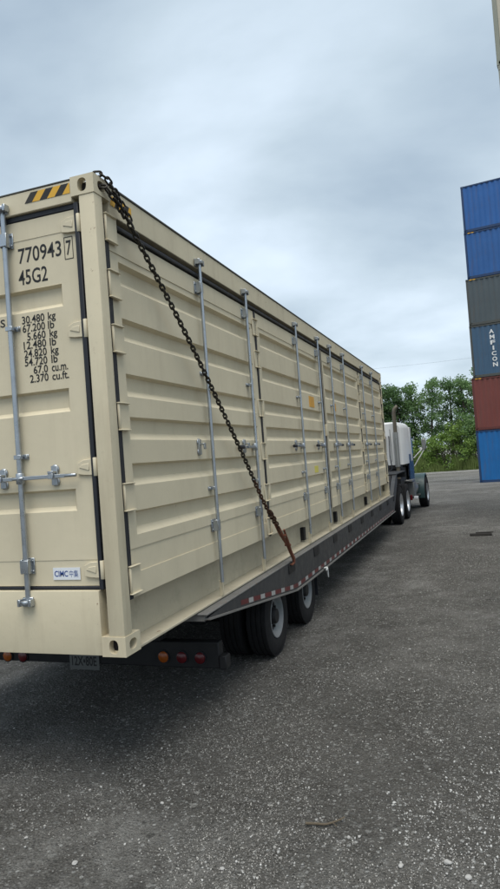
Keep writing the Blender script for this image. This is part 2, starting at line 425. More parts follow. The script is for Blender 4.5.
for x, sx in ((0, -1), (-W_, 1)):
    for y, s2 in ((0, 1), (L_, -1)):
        for z, s3 in ((ZC, 1), (ZC + H_, -1)):
            put_casting(x, y, z, sx, s2, s3, CREAM_B, CC)
            MB().box(*sorted((x + sx * .048, x + sx * .15)), *sorted((y + s2 * .048, y + s2 * .165)), *sorted((z + s3 * .028, z + s3 * .11))).build('casting_shade_core', BLACKST, CC)  # solid black core standing in for the shade inside the casting holes
# posts
for x0, x1 in ((-.112, -.004), (-W_ + .004, -W_ + .112)):
    T(MB().box(x0, x1, .004, .096, .116, H_ - .116)).build('corner_post', CREAM_B, CC, .008, seg=2)
    T(MB().box(x0, x1, L_ - .096, L_ - .004, .116, H_ - .116)).build('corner_post', CREAM, CC, .008, seg=2)
# top side rails: a deep rail with a dark weathered roof lip
for sgn, xo in ((1, 0), (-1, -W_)):
    X = lambda d: xo - sgn * d
    xa, xb = sorted((X(.010), X(.07)))
    T(MB().box(xa, xb, .176, L_ - .176, 2.70, H_ - .018)).build('top_side_rail', CREAM_B, CC, .004)
    xa, xb = sorted((X(.002), X(.11)))
    T(MB().box(xa, xb, .1785, L_ - .1785, H_ - .017, H_ - .004)).build('roof_lip', ROOFGREY, CC, .003)
# roof, corrugated across
def corr(n, pitch, depth, P):
    "trapezoid wave of n ribs; P(s, d, t) with t in 0/1"
    prof = []
    for i in range(n):
        b = i * pitch
        prof += [(b, 0), (b + pitch * .26, 0), (b + pitch * .5, depth), (b + pitch * .76, depth)]
    prof.append((n * pitch, 0))
    V = [P(s, d, t) for s, d in prof for t in (0, 1)]
    return V, [(2*i, 2*i+1, 2*i+3, 2*i+2) for i in range(len(prof) - 1)]
n = 56; pt = (L_ - .36) / n
mb = MB(); mb.add(*corr(n, pt, .02, lambda s, d, t: (-.11 - t * (W_ - .22), .18 + s, H_ - .012 - d))); T(mb).build('roof_panel', ROOFGREY, CC)
# rear header and hazard stripes
T(MB().box(-W_ + .163, -.163, .010, .09, 2.752, H_ - .012)).build('rear_header', CREAM, CC, .004)
T(MB().box(-W_ + .163, -.163, .006, .12, H_ - .0115, H_ - .003)).build('header_lip', ROOFGREY, CC, .002)
T(MB().box(-W_ + .163, -.163, .006, .10, .004, .392)).build('rear_sill', CREAM_B, CC, .006, seg=2)
def stripes(u0, u1, z0, z1, n, plane, d, slope, flip=False):
    w = (u1 - u0) / n
    for i in range(n):
        a = u0 + i * w; b = a + w
        cl = lambda v: min(max(v, u0), u1)
        pts_ = [(a, z0), (b, z0), (cl(b + slope), z1), (cl(a + slope), z1)]
        v = [(p, d, q) if plane == '-y' else (d, p, q) for p, q in pts_]
        mb = MB(); mb.add(v, [(0, 1, 2, 3)]); T(mb).build('hazard_stripe', (BLK, YEL)[(i + flip) % 2], CC)
stripes(-.505, -.172, 2.806, 2.868, 6, '-y', .0075, .05)
stripes(-W_ + .172, -W_ + .505, 2.806, 2.868, 6, '-y', .0075, .05)
stripes(.19, .46, 2.765, 2.83, 5, '+x', -.0075, .03, True)
# bottom side rails: recessed web and the outer flange
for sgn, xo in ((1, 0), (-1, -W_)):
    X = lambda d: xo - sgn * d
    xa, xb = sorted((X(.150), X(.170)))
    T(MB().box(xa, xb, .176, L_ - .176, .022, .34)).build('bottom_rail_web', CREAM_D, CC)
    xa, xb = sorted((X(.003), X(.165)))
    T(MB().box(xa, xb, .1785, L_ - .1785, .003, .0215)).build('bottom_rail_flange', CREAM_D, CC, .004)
# underside: cross members
for i in range(30):
    y = .35 + i * .395
    T(MB().box(-W_ + .18, -.18, y, y + .045, .024, .16)).build('floor_cross_member', BLACKST, CC)
T(MB().box(-W_ + .18, -.18, .11, L_ - .11, .162, .20)).build('floor', BLACKST, CC)
# left wall and front wall (not seen from here): corrugated sheets
n = 43; pt = (L_ - .2) / n
mb = MB(); mb.add(*corr(n, pt, .036, lambda s, d, t: (-W_ + .012 + d, .1 + s, .33 + t * (2.71 - .33)))); T(mb).build('left_side_panel', CREAM, CC)
n = 8; pt = (W_ - .22) / n
mb = MB(); mb.add(*corr(n, pt, .04, lambda s, d, t: (-.11 - s, L_ - .012 - d, .12 + t * (H_ - .24)))); T(mb).build('front_panel', CREAM, CC)
T(MB().box(-W_ + .163, -.163, L_ - .09, L_ - .010, .004, .12)).build('front_sill', CREAM, CC)
T(MB().box(-W_ + .163, -.163, L_ - .09, L_ - .010, H_ - .12, H_ - .012)).build('front_header', CREAM, CC)

def ribbed(u0, u1, z0, z1, rec, ml, mr, depth, top, bot, end, P, thick=.045, lines=(), step=.006):
    "door sheet u0..u1 x z0..z1 with pressed recesses; P(u, d, z), d measured inwards"
    mb = MB()
    def quad(a, b, c, d): mb.add([a, b, c, d], [(0, 1, 2, 3)])
    zs = [z1]
    for a, b in rec: zs += [a, b]
    zs.append(z0)
    # flat bands, each cut by fine pressed steps
    for k in range(0, len(zs), 2):
        ta, tb = zs[k], zs[k + 1]; cuts = [ta] + sorted([l for l in lines if tb < l < ta], reverse=True) + [tb]
        for j in range(len(cuts) - 1):
            d0 = step if j % 2 else 0
            a, b = cuts[j], cuts[j + 1]
            quad(P(u0, d0, a), P(u1, d0, a), P(u1, d0, b), P(u0, d0, b))
            if j: quad(P(u0, 0, a), P(u1, 0, a), P(u1, step, a), P(u0, step, a))
    ul, ur = u0 + ml, u1 - mr
    for a, b in rec:
        quad(P(u0, 0, a), P(ul, 0, a), P(ul, 0, b), P(u0, 0, b)); quad(P(ur, 0, a), P(u1, 0, a), P(u1, 0, b), P(ur, 0, b))
        il, ir, ia, ib = ul + end, ur - end, a - top, b + bot
        o = [P(ul, 0, a), P(ur, 0, a), P(ur, 0, b), P(ul, 0, b)]; i_ = [P(il, depth, ia), P(ir, depth, ia), P(ir, depth, ib), P(il, depth, ib)]
        for k in range(4): quad(o[k], o[(k + 1) % 4], i_[(k + 1) % 4], i_[k])
        quad(*i_)
    for (a, b) in (((u0, z0), (u1, z0)), ((u1, z0), (u1, z1)), ((u1, z1), (u0, z1)), ((u0, z1), (u0, z0))):
        quad(P(a[0], 0, a[1]), P(b[0], 0, b[1]), P(b[0], thick, b[1]), P(a[0], thick, a[1]))
    quad(P(u0, thick + .01, z0), P(u1, thick + .01, z0), P(u1, thick + .01, z1), P(u0, thick + .01, z1))
    bmw = T(mb)
    return bmw
def merged(o):
    me = o.data; bm = bmesh.new(); bm.from_mesh(me); bmesh.ops.remove_doubles(bm, verts=bm.verts, dist=1e-5)
    for e in bm.edges: e.smooth = not (len(e.link_faces) != 2 or e.calc_face_angle(0) > R(20))
    bm.to_mesh(me); bm.free(); return o

# lock-rod furniture, one mesh each, shared between copies. Local frame: u along the wall, +n out of it, z up.
def frame_mesh(name, mb, mat, bevel=0):
    o = mb.build(name, mat, None, bevel); me = o.data; bpy.data.objects.remove(o); return me
def mesh_bracket():     # bearing bracket holding the rod: base plate, two cheeks, bolts
    mb = MB(); mb.box(-.045, .045, 0, .008, -.05, .05); mb.box(-.03, -.018, .008, .05, -.045, .045); mb.box(.018, .03, .008, .05, -.045, .045)
    mb.box(-.03, .03, .045, .054, -.04, .04)
    for a in (-.037, .037):
        for b in (-.032, .032): mb.tube([(a, .008, b), (a, .016, b)], .007, 6)
    return mb
def mesh_guide():       # small guide clip at mid height
    mb = MB(); mb.box(-.03, .055, 0, .007, -.016, .016); mb.box(-.026, .026, .007, .05, -.014, .014); mb.tube([(.042, .006, 0), (.042, .02, 0)], .012, 8)
    return mb
def mesh_cam():         # cam and keeper at a rod's end
    mb = MB(); mb.box(-.038, .038, 0, .014, -.03, .03); mb.box(-.05, -.03, .01, .055, -.022, .022); mb.box(.03, .05, .01, .055, -.022, .022)
    mb.prism([(-.02, .02), (.026, .012), (.034, .045), (.01, .066), (-.024, .058)], 'z', -.014, .014)
    return mb
def mesh_handle():      # hub on the rod, flat bar handle running along +u, and its catch
    mb = MB(); mb.tube([(0, .03, -.034), (0, .03, .034)], .028, 10)
    mb.prism([(0, .018), (.05, .02), (.09, .034), (.34, .04), (.345, .052), (.09, .048), (.04, .046), (0, .046)], 'z', -.012, .012)
    mb.tube([(.34, .046, 0), (.42, .046, 0)], .012, 8)
    return mb
def mesh_tip(): return MB().tube([(.37, .046, 0), (.47, .046, 0)], .019, 10)
def mesh_catch():
    mb = MB(); mb.lathe([(0, .0), (0, .030), (.008, .030), (.012, .02), (.012, 0)], (0, .002, .038), 'y', 12); mb.lathe([(0, .0), (0, .030), (.008, .030), (.012, .02), (.012, 0)], (0, .002, -.038), 'y', 12)
    mb.box(-.022, .022, .002, .02, -.06, .06); mb.box(-.02, .02, .02, .062, .014, .028); mb.box(-.018, .018, .052, .062, -.02, .014)
    return mb
def mesh_hinge():       # door hinge blade: tapered plate plus knuckle
    mb = MB(); mb.prism([(-.03, -.05), (-.03, .05), (.04, .046), (.085, .026), (.085, -.038), (.04, -.046)], 'y', 0, .016)
    mb.tube([(-.042, .012, -.056), (-.042, .012, .056)], .015, 10); mb.prism([(.0, -.02), (.0, .024), (.05, .018), (.07, .0)], 'y', .016, .021)
    return mb
def mesh_side_hinge():  # side hinge: long plate with projecting ears at top and bottom
    mb = MB(); mb.box(-.05, .09, 0, .007, -.085, .085); mb.box(-.055, .075, .0, .024, .079, .087); mb.box(-.055, .075, .0, .024, -.087, -.079)
    mb.tube([(-.044, .009, -.076), (-.044, .009, .076)], .008, 8)
    return mb
FM = {}
for nm, fn, mt, bv in (('rod_bracket', mesh_bracket, GALV, .002), ('rod_guide', mesh_guide, GALV, .002), ('rod_cam', mesh_cam, GALV, .003), ('lock_handle', mesh_handle, GALV, .003),
                       ('handle_catch', mesh_catch, GALV, .002), ('handle_tip', mesh_tip, RUBBER, .003), ('hinge', mesh_hinge, CREAM, .003), ('side_hinge', mesh_side_hinge, CREAM, .003)):
    FM[nm] = frame_mesh(nm, fn(), mt, bv)
def fit(nm, parent, u, n, z, side, flip=1, name=None):
    """place a shared fitting. side 'rear': u=x, out=-y; side 'right': u=y, out=+x (heights from container underside)"""
    o = bpy.data.objects.new(name or nm, FM[nm]); col.objects.link(o); o.parent = parent
    off = Vector(WORLD[parent.name])
    if side == 'rear': M = Matrix(((flip, 0, 0), (0, -1, 0), (0, 0, 1))); p = Vector((u, n, z + ZC))
    else: M = Matrix(((0, 1, 0), (flip, 0, 0), (0, 0, 1))); p = Vector((n, u, z + ZC))
    Mw = M.to_4x4(); Mw.translation = p - off; o.matrix_local = Mw
    return o

# ---- rear doors
RZ0, RZ1 = .418, 2.712
rearrec = [(2.275, 2.135), (1.63, 1.485), (1.01, .875)]
def rear_door(x0, x1, hinge_x, flip, rods, label):
    P = lambda u, d, z: (u, .034 + d, z)
    d = merged(ribbed(x0, x1, RZ0, RZ1, rearrec, .13, .13, .034, .012, .028, .03, P, lines=(2.592, .575), step=.003).build('rear_door', CREAM, CC))
    d['label'] = label
    # seal all round
    for a in ((x0 - .034, x0 - .002, RZ0 - .022, RZ1 + .034), (x1 + .002, x1 + .034, RZ0 - .022, RZ1 + .034)):
        T(MB().box(a[0], a[1], .012, .075, a[2], a[3])).build('door_seal', RUBBER, d, .004)
    T(MB().box(x0 - .001, x1 + .001, .030, .07, RZ1 + .003, RZ1 + .037)).build('door_seal', RUBBER, d, .005)
    T(MB().box(x0 - .001, x1 + .001, .030, .07, RZ0 - .023, RZ0 - .003)).build('door_seal', RUBBER, d, .004)
    for z in (2.62, 1.975, 1.135, .515):
        fit('hinge', d, hinge_x - flip * .014, .034, z, 'rear', -flip)
    for rx, hd in rods:
        T(MB().tube([(rx, .004, .30), (rx, .004, 2.80)], .0175, 12)).build('lock_rod', GALV, d)
        for z in (2.795, .325): fit('rod_cam', d, rx, .014 if z > 1 else .010, z, 'rear')
        for z in (2.60, .545): fit('rod_bracket', d, rx, .034, z, 'rear')
        for z in (2.04, 1.23): fit('rod_guide', d, rx, .034, z, 'rear', 1)
        fit('lock_handle', d, rx, .034, 1.095, 'rear', hd)
        fit('handle_catch', d, rx + hd * .245, .034, 1.10, 'rear')
    return d
DR = rear_door(-1.20, -.162, -.162, 1, ((-.672, 1), (-1.06, 1)), 'cream ribbed rear door printed with weights and number')
DL = rear_door(-W_ + .162, -1.238, -W_ + .162, -1, ((-W_ + .672, -1), (-W_ + 1.06, -1)), 'cream ribbed rear door without printing')
yl = .0325
LT = lambda s, a, b, c, d, off=.012, mat=BLACKINK, par=DR, y=yl: lettering(s, a, b, c + ZC, d + ZC, '-y', y, mat, par, off)
LT('770943', -.601, -.280, 2.447, 2.545, .012, BLACKINK, DR, .0362)
LT('7', -.245, -.208, 2.442, 2.534, .012, BLACKINK, DR, .0362)
for a in ((-.258, -.254, 2.418, 2.556), (-.199, -.195, 2.418, 2.556)):
    MBt = T(MB().box(a[0], a[1], .0352, .0365, a[2], a[3])); MBt.build('check_digit_frame', BLACKINK, DR)
for z in (2.418, 2.552): T(MB().box(-.254, -.199, .0352, .0365, z, z + .004)).build('check_digit_frame', BLACKINK, DR)
LT('45G2', -.610, -.392, 2.311, 2.407, .012, BLACKINK, DR, .0362)
rows = [('30.480', 'kg', -.352), ('67.200', 'lb', -.366), ('5.660', 'kg', -.348), ('12.480', 'lb', -.361), ('24.820', 'kg', -.347), ('54.720', 'lb', -.358), ('67.0', 'cu.m.', -.287), ('2.370', 'cu.ft.', -.284)]
for i, (a, b, xr) in enumerate(rows):
    z = 2.064 - i * .0535
    wb = {'kg': .056, 'lb': .046, 'cu.m.': .118, 'cu.ft.': .122}[b]
    h = .050
    LT(b, xr - wb, xr, z - (.012 if 'g' in b else 0), z + (h if b != 'cu.m.' else h * .72), .014)
    xn = (-.432 if i % 2 == 0 else -.432) - i * .0
    xe = -.434
    wn_ = .031 * (len(a) - 1) + .014
    LT(a, xe - wn_, xe, z, z + h, .014)
LT('MAX.GROSS', -1.20, -.733, 2.066, 2.116, .014)
st = T(MB().box(-.496, -.300, .0312, .0335, .455, .53)).build('maker_sticker', STICKW, DR)
LT('CIMC', -.486, -.388, .474, .511, .02, BLUEINK, DR, .0306); LT('中集', -.378, -.314, .470, .514, .0, BLUEINK, DR, .0306)

# ---- side doors: four leaves, folding in pairs
siderec = [(2.425, 2.275), (2.065, 1.92), (1.71, 1.565), (1.435, 1.29), (1.14, 1.0), (.84, .69)]
SX = -.022
HINGZ = (2.60, 2.25, 1.91, 1.43, .935, .43)
def side_leaf(y0, y1, rods, label, handles):
    P = lambda u, d, z: (SX - d, u, z)
    d = merged(ribbed(y0, y1, .315, 2.615, siderec, .115, .115, .046, .014, .045, .035, P, lines=(2.475, .61, .46) if True else ()).build('side_door', CREAM, CC))
    d['label'] = label
    for y in rods:
        T(MB().tube([(.022, y, .14), (.022, y, 2.755)], .0145, 10)).build('lock_rod', GALV, d)
        fit('rod_cam', d, y, -.008, 2.735, 'right'); fit('rod_bracket', d, y, SX, 2.53, 'right')
        fit('rod_guide', d, y, SX, 1.83, 'right', -1); fit('rod_guide', d, y, SX, .90, 'right', -1)
        fit('rod_bracket', d, y, SX, .60, 'right')
        T(MB().box(-.02, .012, y + .032, y + .044, .022, .15)).build('rod_keeper', CREAM, d, .003)
    for y in rods[:1]:
        if y > 3: T(MB().box(-.149, -.10, y + .13, y + .22, .04, .20)).build('lock_pocket', BLACKST, d, .004)
    for y, fl in handles:
        fit('handle_tip', d, y, SX, 1.225, 'right', fl)
        fit('lock_handle', d, y, SX, 1.225, 'right', fl); fit('handle_catch', d, y + fl * .245, SX, 1.235, 'right')
    return d
leaf = [side_leaf(.150, 2.925, (1.495, 2.595), 'cream ribbed side door leaf next to the rear corner post', ((2.595, -1),)),
        side_leaf(2.970, 5.845, (4.43, 5.595), 'cream ribbed side door leaf with orange sticker before the middle seam', ((4.43, -1), (5.595, -1))),
        side_leaf(5.945, 8.98, (6.40, 7.40), 'cream ribbed side door leaf just past the middle seam', ((6.40, 1), (7.40, 1))),
        side_leaf(9.025, L_ - .150, (9.29, 10.47), 'cream ribbed side door leaf beside the front corner post', ((9.29, 1), (10.47, 1)))]
fit('handle_catch', leaf[0], 1.31, SX, 1.235, 'right')
# seals: along the top, bottom, posts and seams
T(MB().box(-.045, -.004, .10, L_ - .10, 2.627, 2.655)).build('side_door_seal', RUBBER, CC, .008, seg=2)
for a, b in ((.0965, .149), (L_ - .149, L_ - .0965), (2.927, 2.968), (8.982, 9.023), (5.847, 5.886), (5.904, 5.943)):
    T(MB().box(-.06, -.010 if b - a > .05 else -.014, a, b, .314, 2.621)).build('side_door_seal', RUBBER, CC)
T(MB().box(-.07, -.012, 5.887, 5.903, .30, 2.62)).build('seam_bar', CREAM, CC)
for z in HINGZ:
    fit('side_hinge', leaf[0], .155, -.0085, z, 'right', 1); fit('side_hinge', leaf[3], L_ - .155, -.0085, z, 'right', -1)
for z in (2.45, 2.12, 1.62, 1.18, .76, .42):
    fit('side_hinge', leaf[0], 2.95, SX + .001, z, 'right', -1, 'fold_hinge'); fit('side_hinge', leaf[2], 9.005, SX + .001, z, 'right', -1, 'fold_hinge')
T(MB().box(SX, .012, 5.845, 5.945, 1.36, 1.53)).build('seam_cover', CREAM, CC, .006)
def sticker(y0, y1, z0, z1, mat, par, d=.0): T(MB().box(SX - d, SX + .0025 - d, y0, y1, z0, z1)).build('sticker', mat, par)
sticker(5.03, 5.31, 1.745, 1.89, STICKO, leaf[1]); sticker(6.55, 6.75, 1.76, 1.88, STICKO, leaf[2])
sticker(5.06, 5.26, .865, .955, STICKY, leaf[1]); sticker(6.58, 6.72, .88, .97, STICKY, leaf[2])
# ------------------------------------------------------------------ trailer
TC = -W_ / 2                      # centre line
tr = thing('drop_deck_trailer', 'black drop deck trailer with red and white tape carrying the cream container', 'trailer', (TC, 7.0, 0))
DT = ZC - .003                    # deck top
XO = .072                         # outer face of the side rail
def mirror(x): return 2 * TC - x
Y0, Y1 = 1.06, 12.32
for sgn in (1, -1):
    X = (lambda x: x) if sgn == 1 else mirror
    # side rail web: full depth, rising to a point at the tail
    prof = [(Y0 + .05, DT - .03), (Y0, DT - .035), (3.45, DT - .335), (4.0, DT - .345), (Y1, DT - .375), (Y1, DT - .016), (Y0 + .3, DT - .016)]
    a, b = sorted((X(XO - .02), X(XO - .004)))
    web = MB().prism(prof, 'x', a, b).build('side_rail', RAILBLK, tr)
    # top flange ledge beside the container, and the lower flange
    a, b = sorted((X(XO), X(-.30)))
    MB().box(a, b, Y0 - .02, Y1, DT - .014, DT).build('deck_ledge', FLANGE, tr, .003)
    a, b = sorted((X(XO + .012), X(XO - .09)))
    lo = MB()
    for (ya, za), (yb, zb) in (((Y0, DT - .035), (3.45, DT - .335)), ((3.45, DT - .335), (4.0, DT - .345)), ((4.0, DT - .345), (Y1, DT - .375))):
        lo.add([(a, ya, za), (b, ya, za), (b, yb, zb), (a, yb, zb), (a, ya, za - .014), (b, ya, za - .014), (b, yb, zb - .014), (a, yb, zb - .014)],
               [(0, 1, 2, 3), (4, 7, 6, 5), (0, 4, 5, 1), (2, 6, 7, 3), (1, 5, 6, 2), (0, 3, 7, 4)])
    lo.build('lower_flange', FLANGE, tr)
    # stake pockets under the ledge
    for k in range(9):
        y = 3.2 + k * 1.12
        a, b = sorted((X(XO - .0038), X(XO + .006)))
        MB().box(a, b, y, y + .24, DT - .125, DT - .015).build('stake_pocket', BLACKST, tr, .003)
    # conspicuity tape along the lower edge of the rail
    def low(y): return (DT - .035 - .300 * (y - Y0) / (3.45 - Y0)) if y < 3.45 else (DT - .335 - .04 * (y - 3.45) / (Y1 - 3.45))
    y = 1.75; k = 0
    while y < 12.1:
        ln = .19 if k % 2 == 0 else .12
        a = X(XO - .0025)
        v = [(a, y, low(y) + .018), (a, y + ln, low(y + ln) + .018), (a, y + ln, low(y + ln) + .060), (a, y, low(y) + .060)]
        MB().add(v, [(0, 1, 2, 3)]).build('reflective_tape', (TAPER, TAPEW)[k % 2], tr); y += ln + .004; k += 1
MB().box(mirror(-.30) + .002, -.302, Y0, Y1, DT - .05, DT - .002).build('deck_floor', BLACKST, tr)
MB().box(mirror(XO - .03), XO - .03, Y0 - .008, Y0 + .04, DT - .06, DT - .0155).build('tail_crossbar', FLANGE, tr, .003)
for x in (-.70, mirror(-.70)):
    MB().prism([(1.5, DT - .16), (3.2, DT - .30), (5.2, DT - .36), (12.25, DT - .36), (12.25, DT - .05), (1.2, DT - .05)], 'x', x - .06, x + .06).build('main_beam', BLACKST, tr)
for k in range(17):
    y = 1.35 + k * .64
    MB().box(mirror(.03), .03, y, y + .05, DT - .13 if y > 2.6 else DT - .085, DT - .051).build('cross_member', BLACKST, tr)
def lathe_wheel(parent, cx, cyy, cz, r, w, rr, sgn, rim_mat, dish):
    "one wheel with outer face towards sgn*x; dish>0 recessed disc, dish<0 proud hub"
    wh = sub_empty('wheel', parent, (cx, cyy, cz))
    h = w / 2; tp = [(-h * .75, rr), (-h * .95, rr + .02), (-h, (r + rr) / 2), (-h * .93, r - .035), (-h * .82, r - .008)]
    nb = 4; edges = np.linspace(-h * .80, h * .80, nb * 2)
    for k in range(nb):
        a, b = edges[2*k], edges[2*k+1] + (edges[1] - edges[0]) * .45
        tp += [(a, r), (b, r)]
        if k < nb - 1: tp += [(b + .002, r - .013), (edges[2*k+2] - .002, r - .013)]
    tp += [(h * .82, r - .008), (h * .93, r - .035), (h, (r + rr) / 2), (h * .95, rr + .03), (h * .75, rr)]
    MB().lathe(tp, (cx, cyy, cz), 'x', 40, sgn).build('tyre', TYRE, wh)
    d = h * .92 - dish
    rp = [(h * .80, rr + .006), (h * .92, rr + .012), (h * .95, rr + .004), (h * .86, rr - .014), (h * .6 if dish > 0 else h * .86, rr - .028), (d + .02, rr - .055), (d, rr * .72), (d + .006, rr * .52), (d + .008, rr * .40)]
    mb = MB().lathe(rp, (cx, cyy, cz), 'x', 32, sgn)
    hb = MB().lathe([(d - .01, rr * .44), (d + .012, rr * .43), (d + .06, rr * .38), (d + .075, rr * .33), (d + .078, .0)], (cx, cyy, cz), 'x', 20, sgn)
    for k in range(8):
        t = 2 * math.pi * (k + .5) / 8; q = rr * .735; p = (cx + sgn * (d - .004), cyy + q * math.cos(t), cz + q * math.sin(t)); hb.tube([p, (p[0] + sgn * .008, p[1], p[2])], rr * .085, 10)  # raised dark discs standing in for the shaded hand holes
    for k in range(10):
        t = 2 * math.pi * k / 10; q = rr * .57
        p = (cx + sgn * d, cyy + q * math.cos(t), cz + q * math.sin(t)); hb.tube([p, (p[0] + sgn * .035, p[1], p[2])], .014, 6)
    mb.lathe([(-h * .8, rr + .005), (-h * .7, rr - .02), (d - .01, rr - .06), (d - .012, .03)], (cx, cyy, cz), 'x', 24, sgn)
    mb.build('rim', rim_mat, wh); hb.build('hub', BLACKST, wh)
    return wh
for y in (2.95, 4.18):
    for sgn, X in ((1, lambda x: x), (-1, mirror)):
        lathe_wheel(tr, X(-.115), y, .383, .388, .225, .205, sgn, RIMW, .075)
        lathe_wheel(tr, X(-.385), y, .383, .388, .225, .205, -sgn, RIMW, .075)
    MB().tube([(mirror(-.3), y, .383), (-.3, y, .383)], .065, 12).build('axle', BLACKST, tr)
for X in (lambda x: x, mirror):
    a, b = sorted((X(-.62), X(-.78)))
    MB().box(a, b, 2.5, 4.7, .40, .56).build('suspension_beam', BLACKST, tr, .01)
    a, b = sorted((X(-.02), X(-.50)))
    MB().box(min(X(-.02), X(-.5)), max(X(-.02), X(-.5)), 4.72, 4.735, .2, DT - .36).build('mud_flap', RUBBER, tr)
# rear bumper with lamps and plate
BY = 1.6
bump = MB().box(mirror(-.10), -.10, BY, BY + .10, .285, .50).build('rear_bumper', BLACKST, tr, .008)
for X in (lambda x: x, mirror):
    a, b = sorted((X(-.035), X(-.0995))); MB().box(a, b, BY - .015, BY + .09, .285, .395).build('bumper_end', BLACKST, bump, .008)
    a, b = sorted((X(-.64), X(-.76))); MB().box(a, b, BY + .01, BY + .09, .49, .74).build('bumper_hanger', BLACKST, bump)
def lamp(x, z, mat):
    l = MB().lathe([(0, 0), (0, .056), (.012, .056), (.012, .05), (.004, .05)], (x, BY - .001, z), 'y', 20, -1).build('lamp', RUBBER, bump)
    MB().lathe([(.004, .049), (.016, .046), (.024, .03), (.027, 0)], (x, BY - .001, z), 'y', 20, -1).build('lamp_lens', mat, tr)
for x, mt in ((-.61, LAMPO), (-.437, LAMPR), (-.270, LAMPR), (-2.23, LAMPO), (-2.06, LAMPR)): lamp(x, ZC - .508 if x > -1 else ZC - .548, mt)
pl = MB().box(-1.55, -1.245, BY - .012, BY - .004, ZC - .645, ZC - .49).build('licence_plate', PLATE, bump, .002)
lettering('12X•80E', -1.525, -1.27, ZC - .61, ZC - .525, '-y', BY - .0125, BLACKINK, bump, .02)
# gooseneck up to the tractor
for x in (-.70, mirror(-.70)):
    MB().prism([(12.0, DT - .36), (12.33, DT - .36), (13.1, 1.05), (16.0, 1.05), (16.0, 1.16), (13.0, 1.30), (12.9, 1.30), (12.3, DT + .02), (12.26, DT - .05), (12.0, DT - .05)], 'x', x - .075, x + .075).build('gooseneck_beam', BLACKST, tr)
for X in (lambda x: x, mirror):
    a, b = sorted((X(XO - .02), X(XO - .12)))
    MB().prism([(12.30, DT - .375), (12.36, DT - .375), (13.35, 1.14), (13.35, 1.32), (13.15, 1.32), (12.30, DT - .02)], 'x', a, b).build('gooseneck_side', RAILBLK, tr, .004)
MB().box(mirror(XO - .02), XO - .02, 13.15, 15.4, 1.322, 1.345).build('upper_deck', BLACKST, tr)
MB().box(mirror(XO - .02), XO - .02, 15.38, 15.44, 1.16, 1.32).build('headboard_bar', BLACKST, tr)
mb = MB(); mb.add([(mirror(XO-.14), 12.33, DT - .012), (XO-.14, 12.33, DT - .012), (XO-.14, 13.15, 1.318), (mirror(XO-.14), 13.15, 1.318)], [(0, 1, 2, 3)])
mb.build('neck_plate', BLACKST, tr)
# rag tied to the rail
mb = MB(); mb.tube([(.09, 4.78, .50), (.10, 4.80, .53), (.10, 4.83, .50), (.098, 4.85, .44), (.10, 4.86, .40)], .010, 6, radii=[.016, .02, .014, .012, .006]); mb.tube([(.09, 4.76, .52), (.10, 4.72, .545), (.095, 4.68, .55)], .010, 6, radii=[.016, .014, .006])
rag = mb.build('rag_tie', CLOTH); tag(rag, 'white rag knotted on the lower edge of the trailer rail', 'rag')

# ------------------------------------------------------------------ chain: hundred-odd links
chain = thing('lashing_chain', 'dark steel chain running slantwise over the cream container side', 'chain', (.06, 3.26, ZC + .1))
def link_mesh():
    r, s, d = .0138, .0138, .0066; path = []
    for k in range(7):
        a = math.pi * k / 6; path.append((r * math.cos(a), s + r * math.sin(a)))
    for k in range(7):
        a = math.pi + math.pi * k / 6; path.append((r * math.cos(a), -s + r * math.sin(a)))
    n = len(path); V = []; F = []; q = 6
    for i, (x, y) in enumerate(path):
        cx, cyy = 0, (s if i < 7 else -s); nx_, ny = (x - cx) / r, (y - cyy) / r
        for k in range(q):
            a = 2 * math.pi * k / q; V.append((x + nx_ * d * math.cos(a), y + ny * d * math.cos(a), d * math.sin(a)))
    for i in range(n):
        for k in range(q): F.append((i*q+k, i*q+(k+1)%q, ((i+1)%n)*q+(k+1)%q, ((i+1)%n)*q+k))
    m_ = bpy.data.meshes.new('chain_link'); m_.from_pydata(V, [], F); m_.polygons.foreach_set('use_smooth', [True] * len(F)); m_.materials.append(CHAIN); return m_
LM = link_mesh(); LMR = LM.copy(); LMR.materials[0] = CHAINR
def smooth_path(pts, n=40):
    P = [Vector(p) for p in pts]; P = [P[0] * 2 - P[1]] + P + [P[-1] * 2 - P[-2]]; out = []
    for i in range(1, len(P) - 2):
        for k in range(n):
            t = k / n; a, b, c, d = P[i-1:i+3]
            out.append(.5 * ((2*b) + (c-a)*t + (2*a-5*b+4*c-d)*t*t + (3*b-a-3*c+d)*t**3))
    out.append(P[-2]); return out
def run_links(pts, pitch=.0415, wob=.16, rusty=999):
    pth = smooth_path(pts); acc = 0; nxt = 0; j = 0; off = Vector(WORLD[chain.name])
    for i in range(len(pth) - 1):
        a, b = pth[i], pth[i+1]; l = (b - a).length
        while nxt <= acc + l:
            p = a + (b - a) * ((nxt - acc) / l); t = (b - a).normalized()
            u = t.cross(Vector((1, 0, 0))).normalized(); w = t.cross(u)
            ang = (math.pi / 4 if j % 2 else -math.pi / 4) + random.uniform(-wob, wob)
            x = u * math.cos(ang) + w * math.sin(ang); z = x.cross(t)
            M = Matrix((x, t, z)).transposed().to_4x4(); M.translation = p - off
            o = bpy.data.objects.new('chain_link', LMR if j >= rusty else LM); col.objects.link(o); o.parent = chain; o.matrix_local = M
            nxt += pitch; j += 1
        acc += l
K = lambda x, y, z: (x, y, z + ZC)
run_links([K(.055, .16, 2.80), K(.064, .364, 2.606), K(.066, 1.111, 2.01), K(.066, 2.026, 1.198), K(.068, 2.53, .713), K(.075, 2.86, .43)], rusty=70)
run_links([K(-.05, .06, 2.905), K(-.005, .075, 2.912), K(.022, .12, 2.895), K(.034, .20, 2.835), K(.055, .27, 2.74), K(.07, .33, 2.65)], wob=.5)
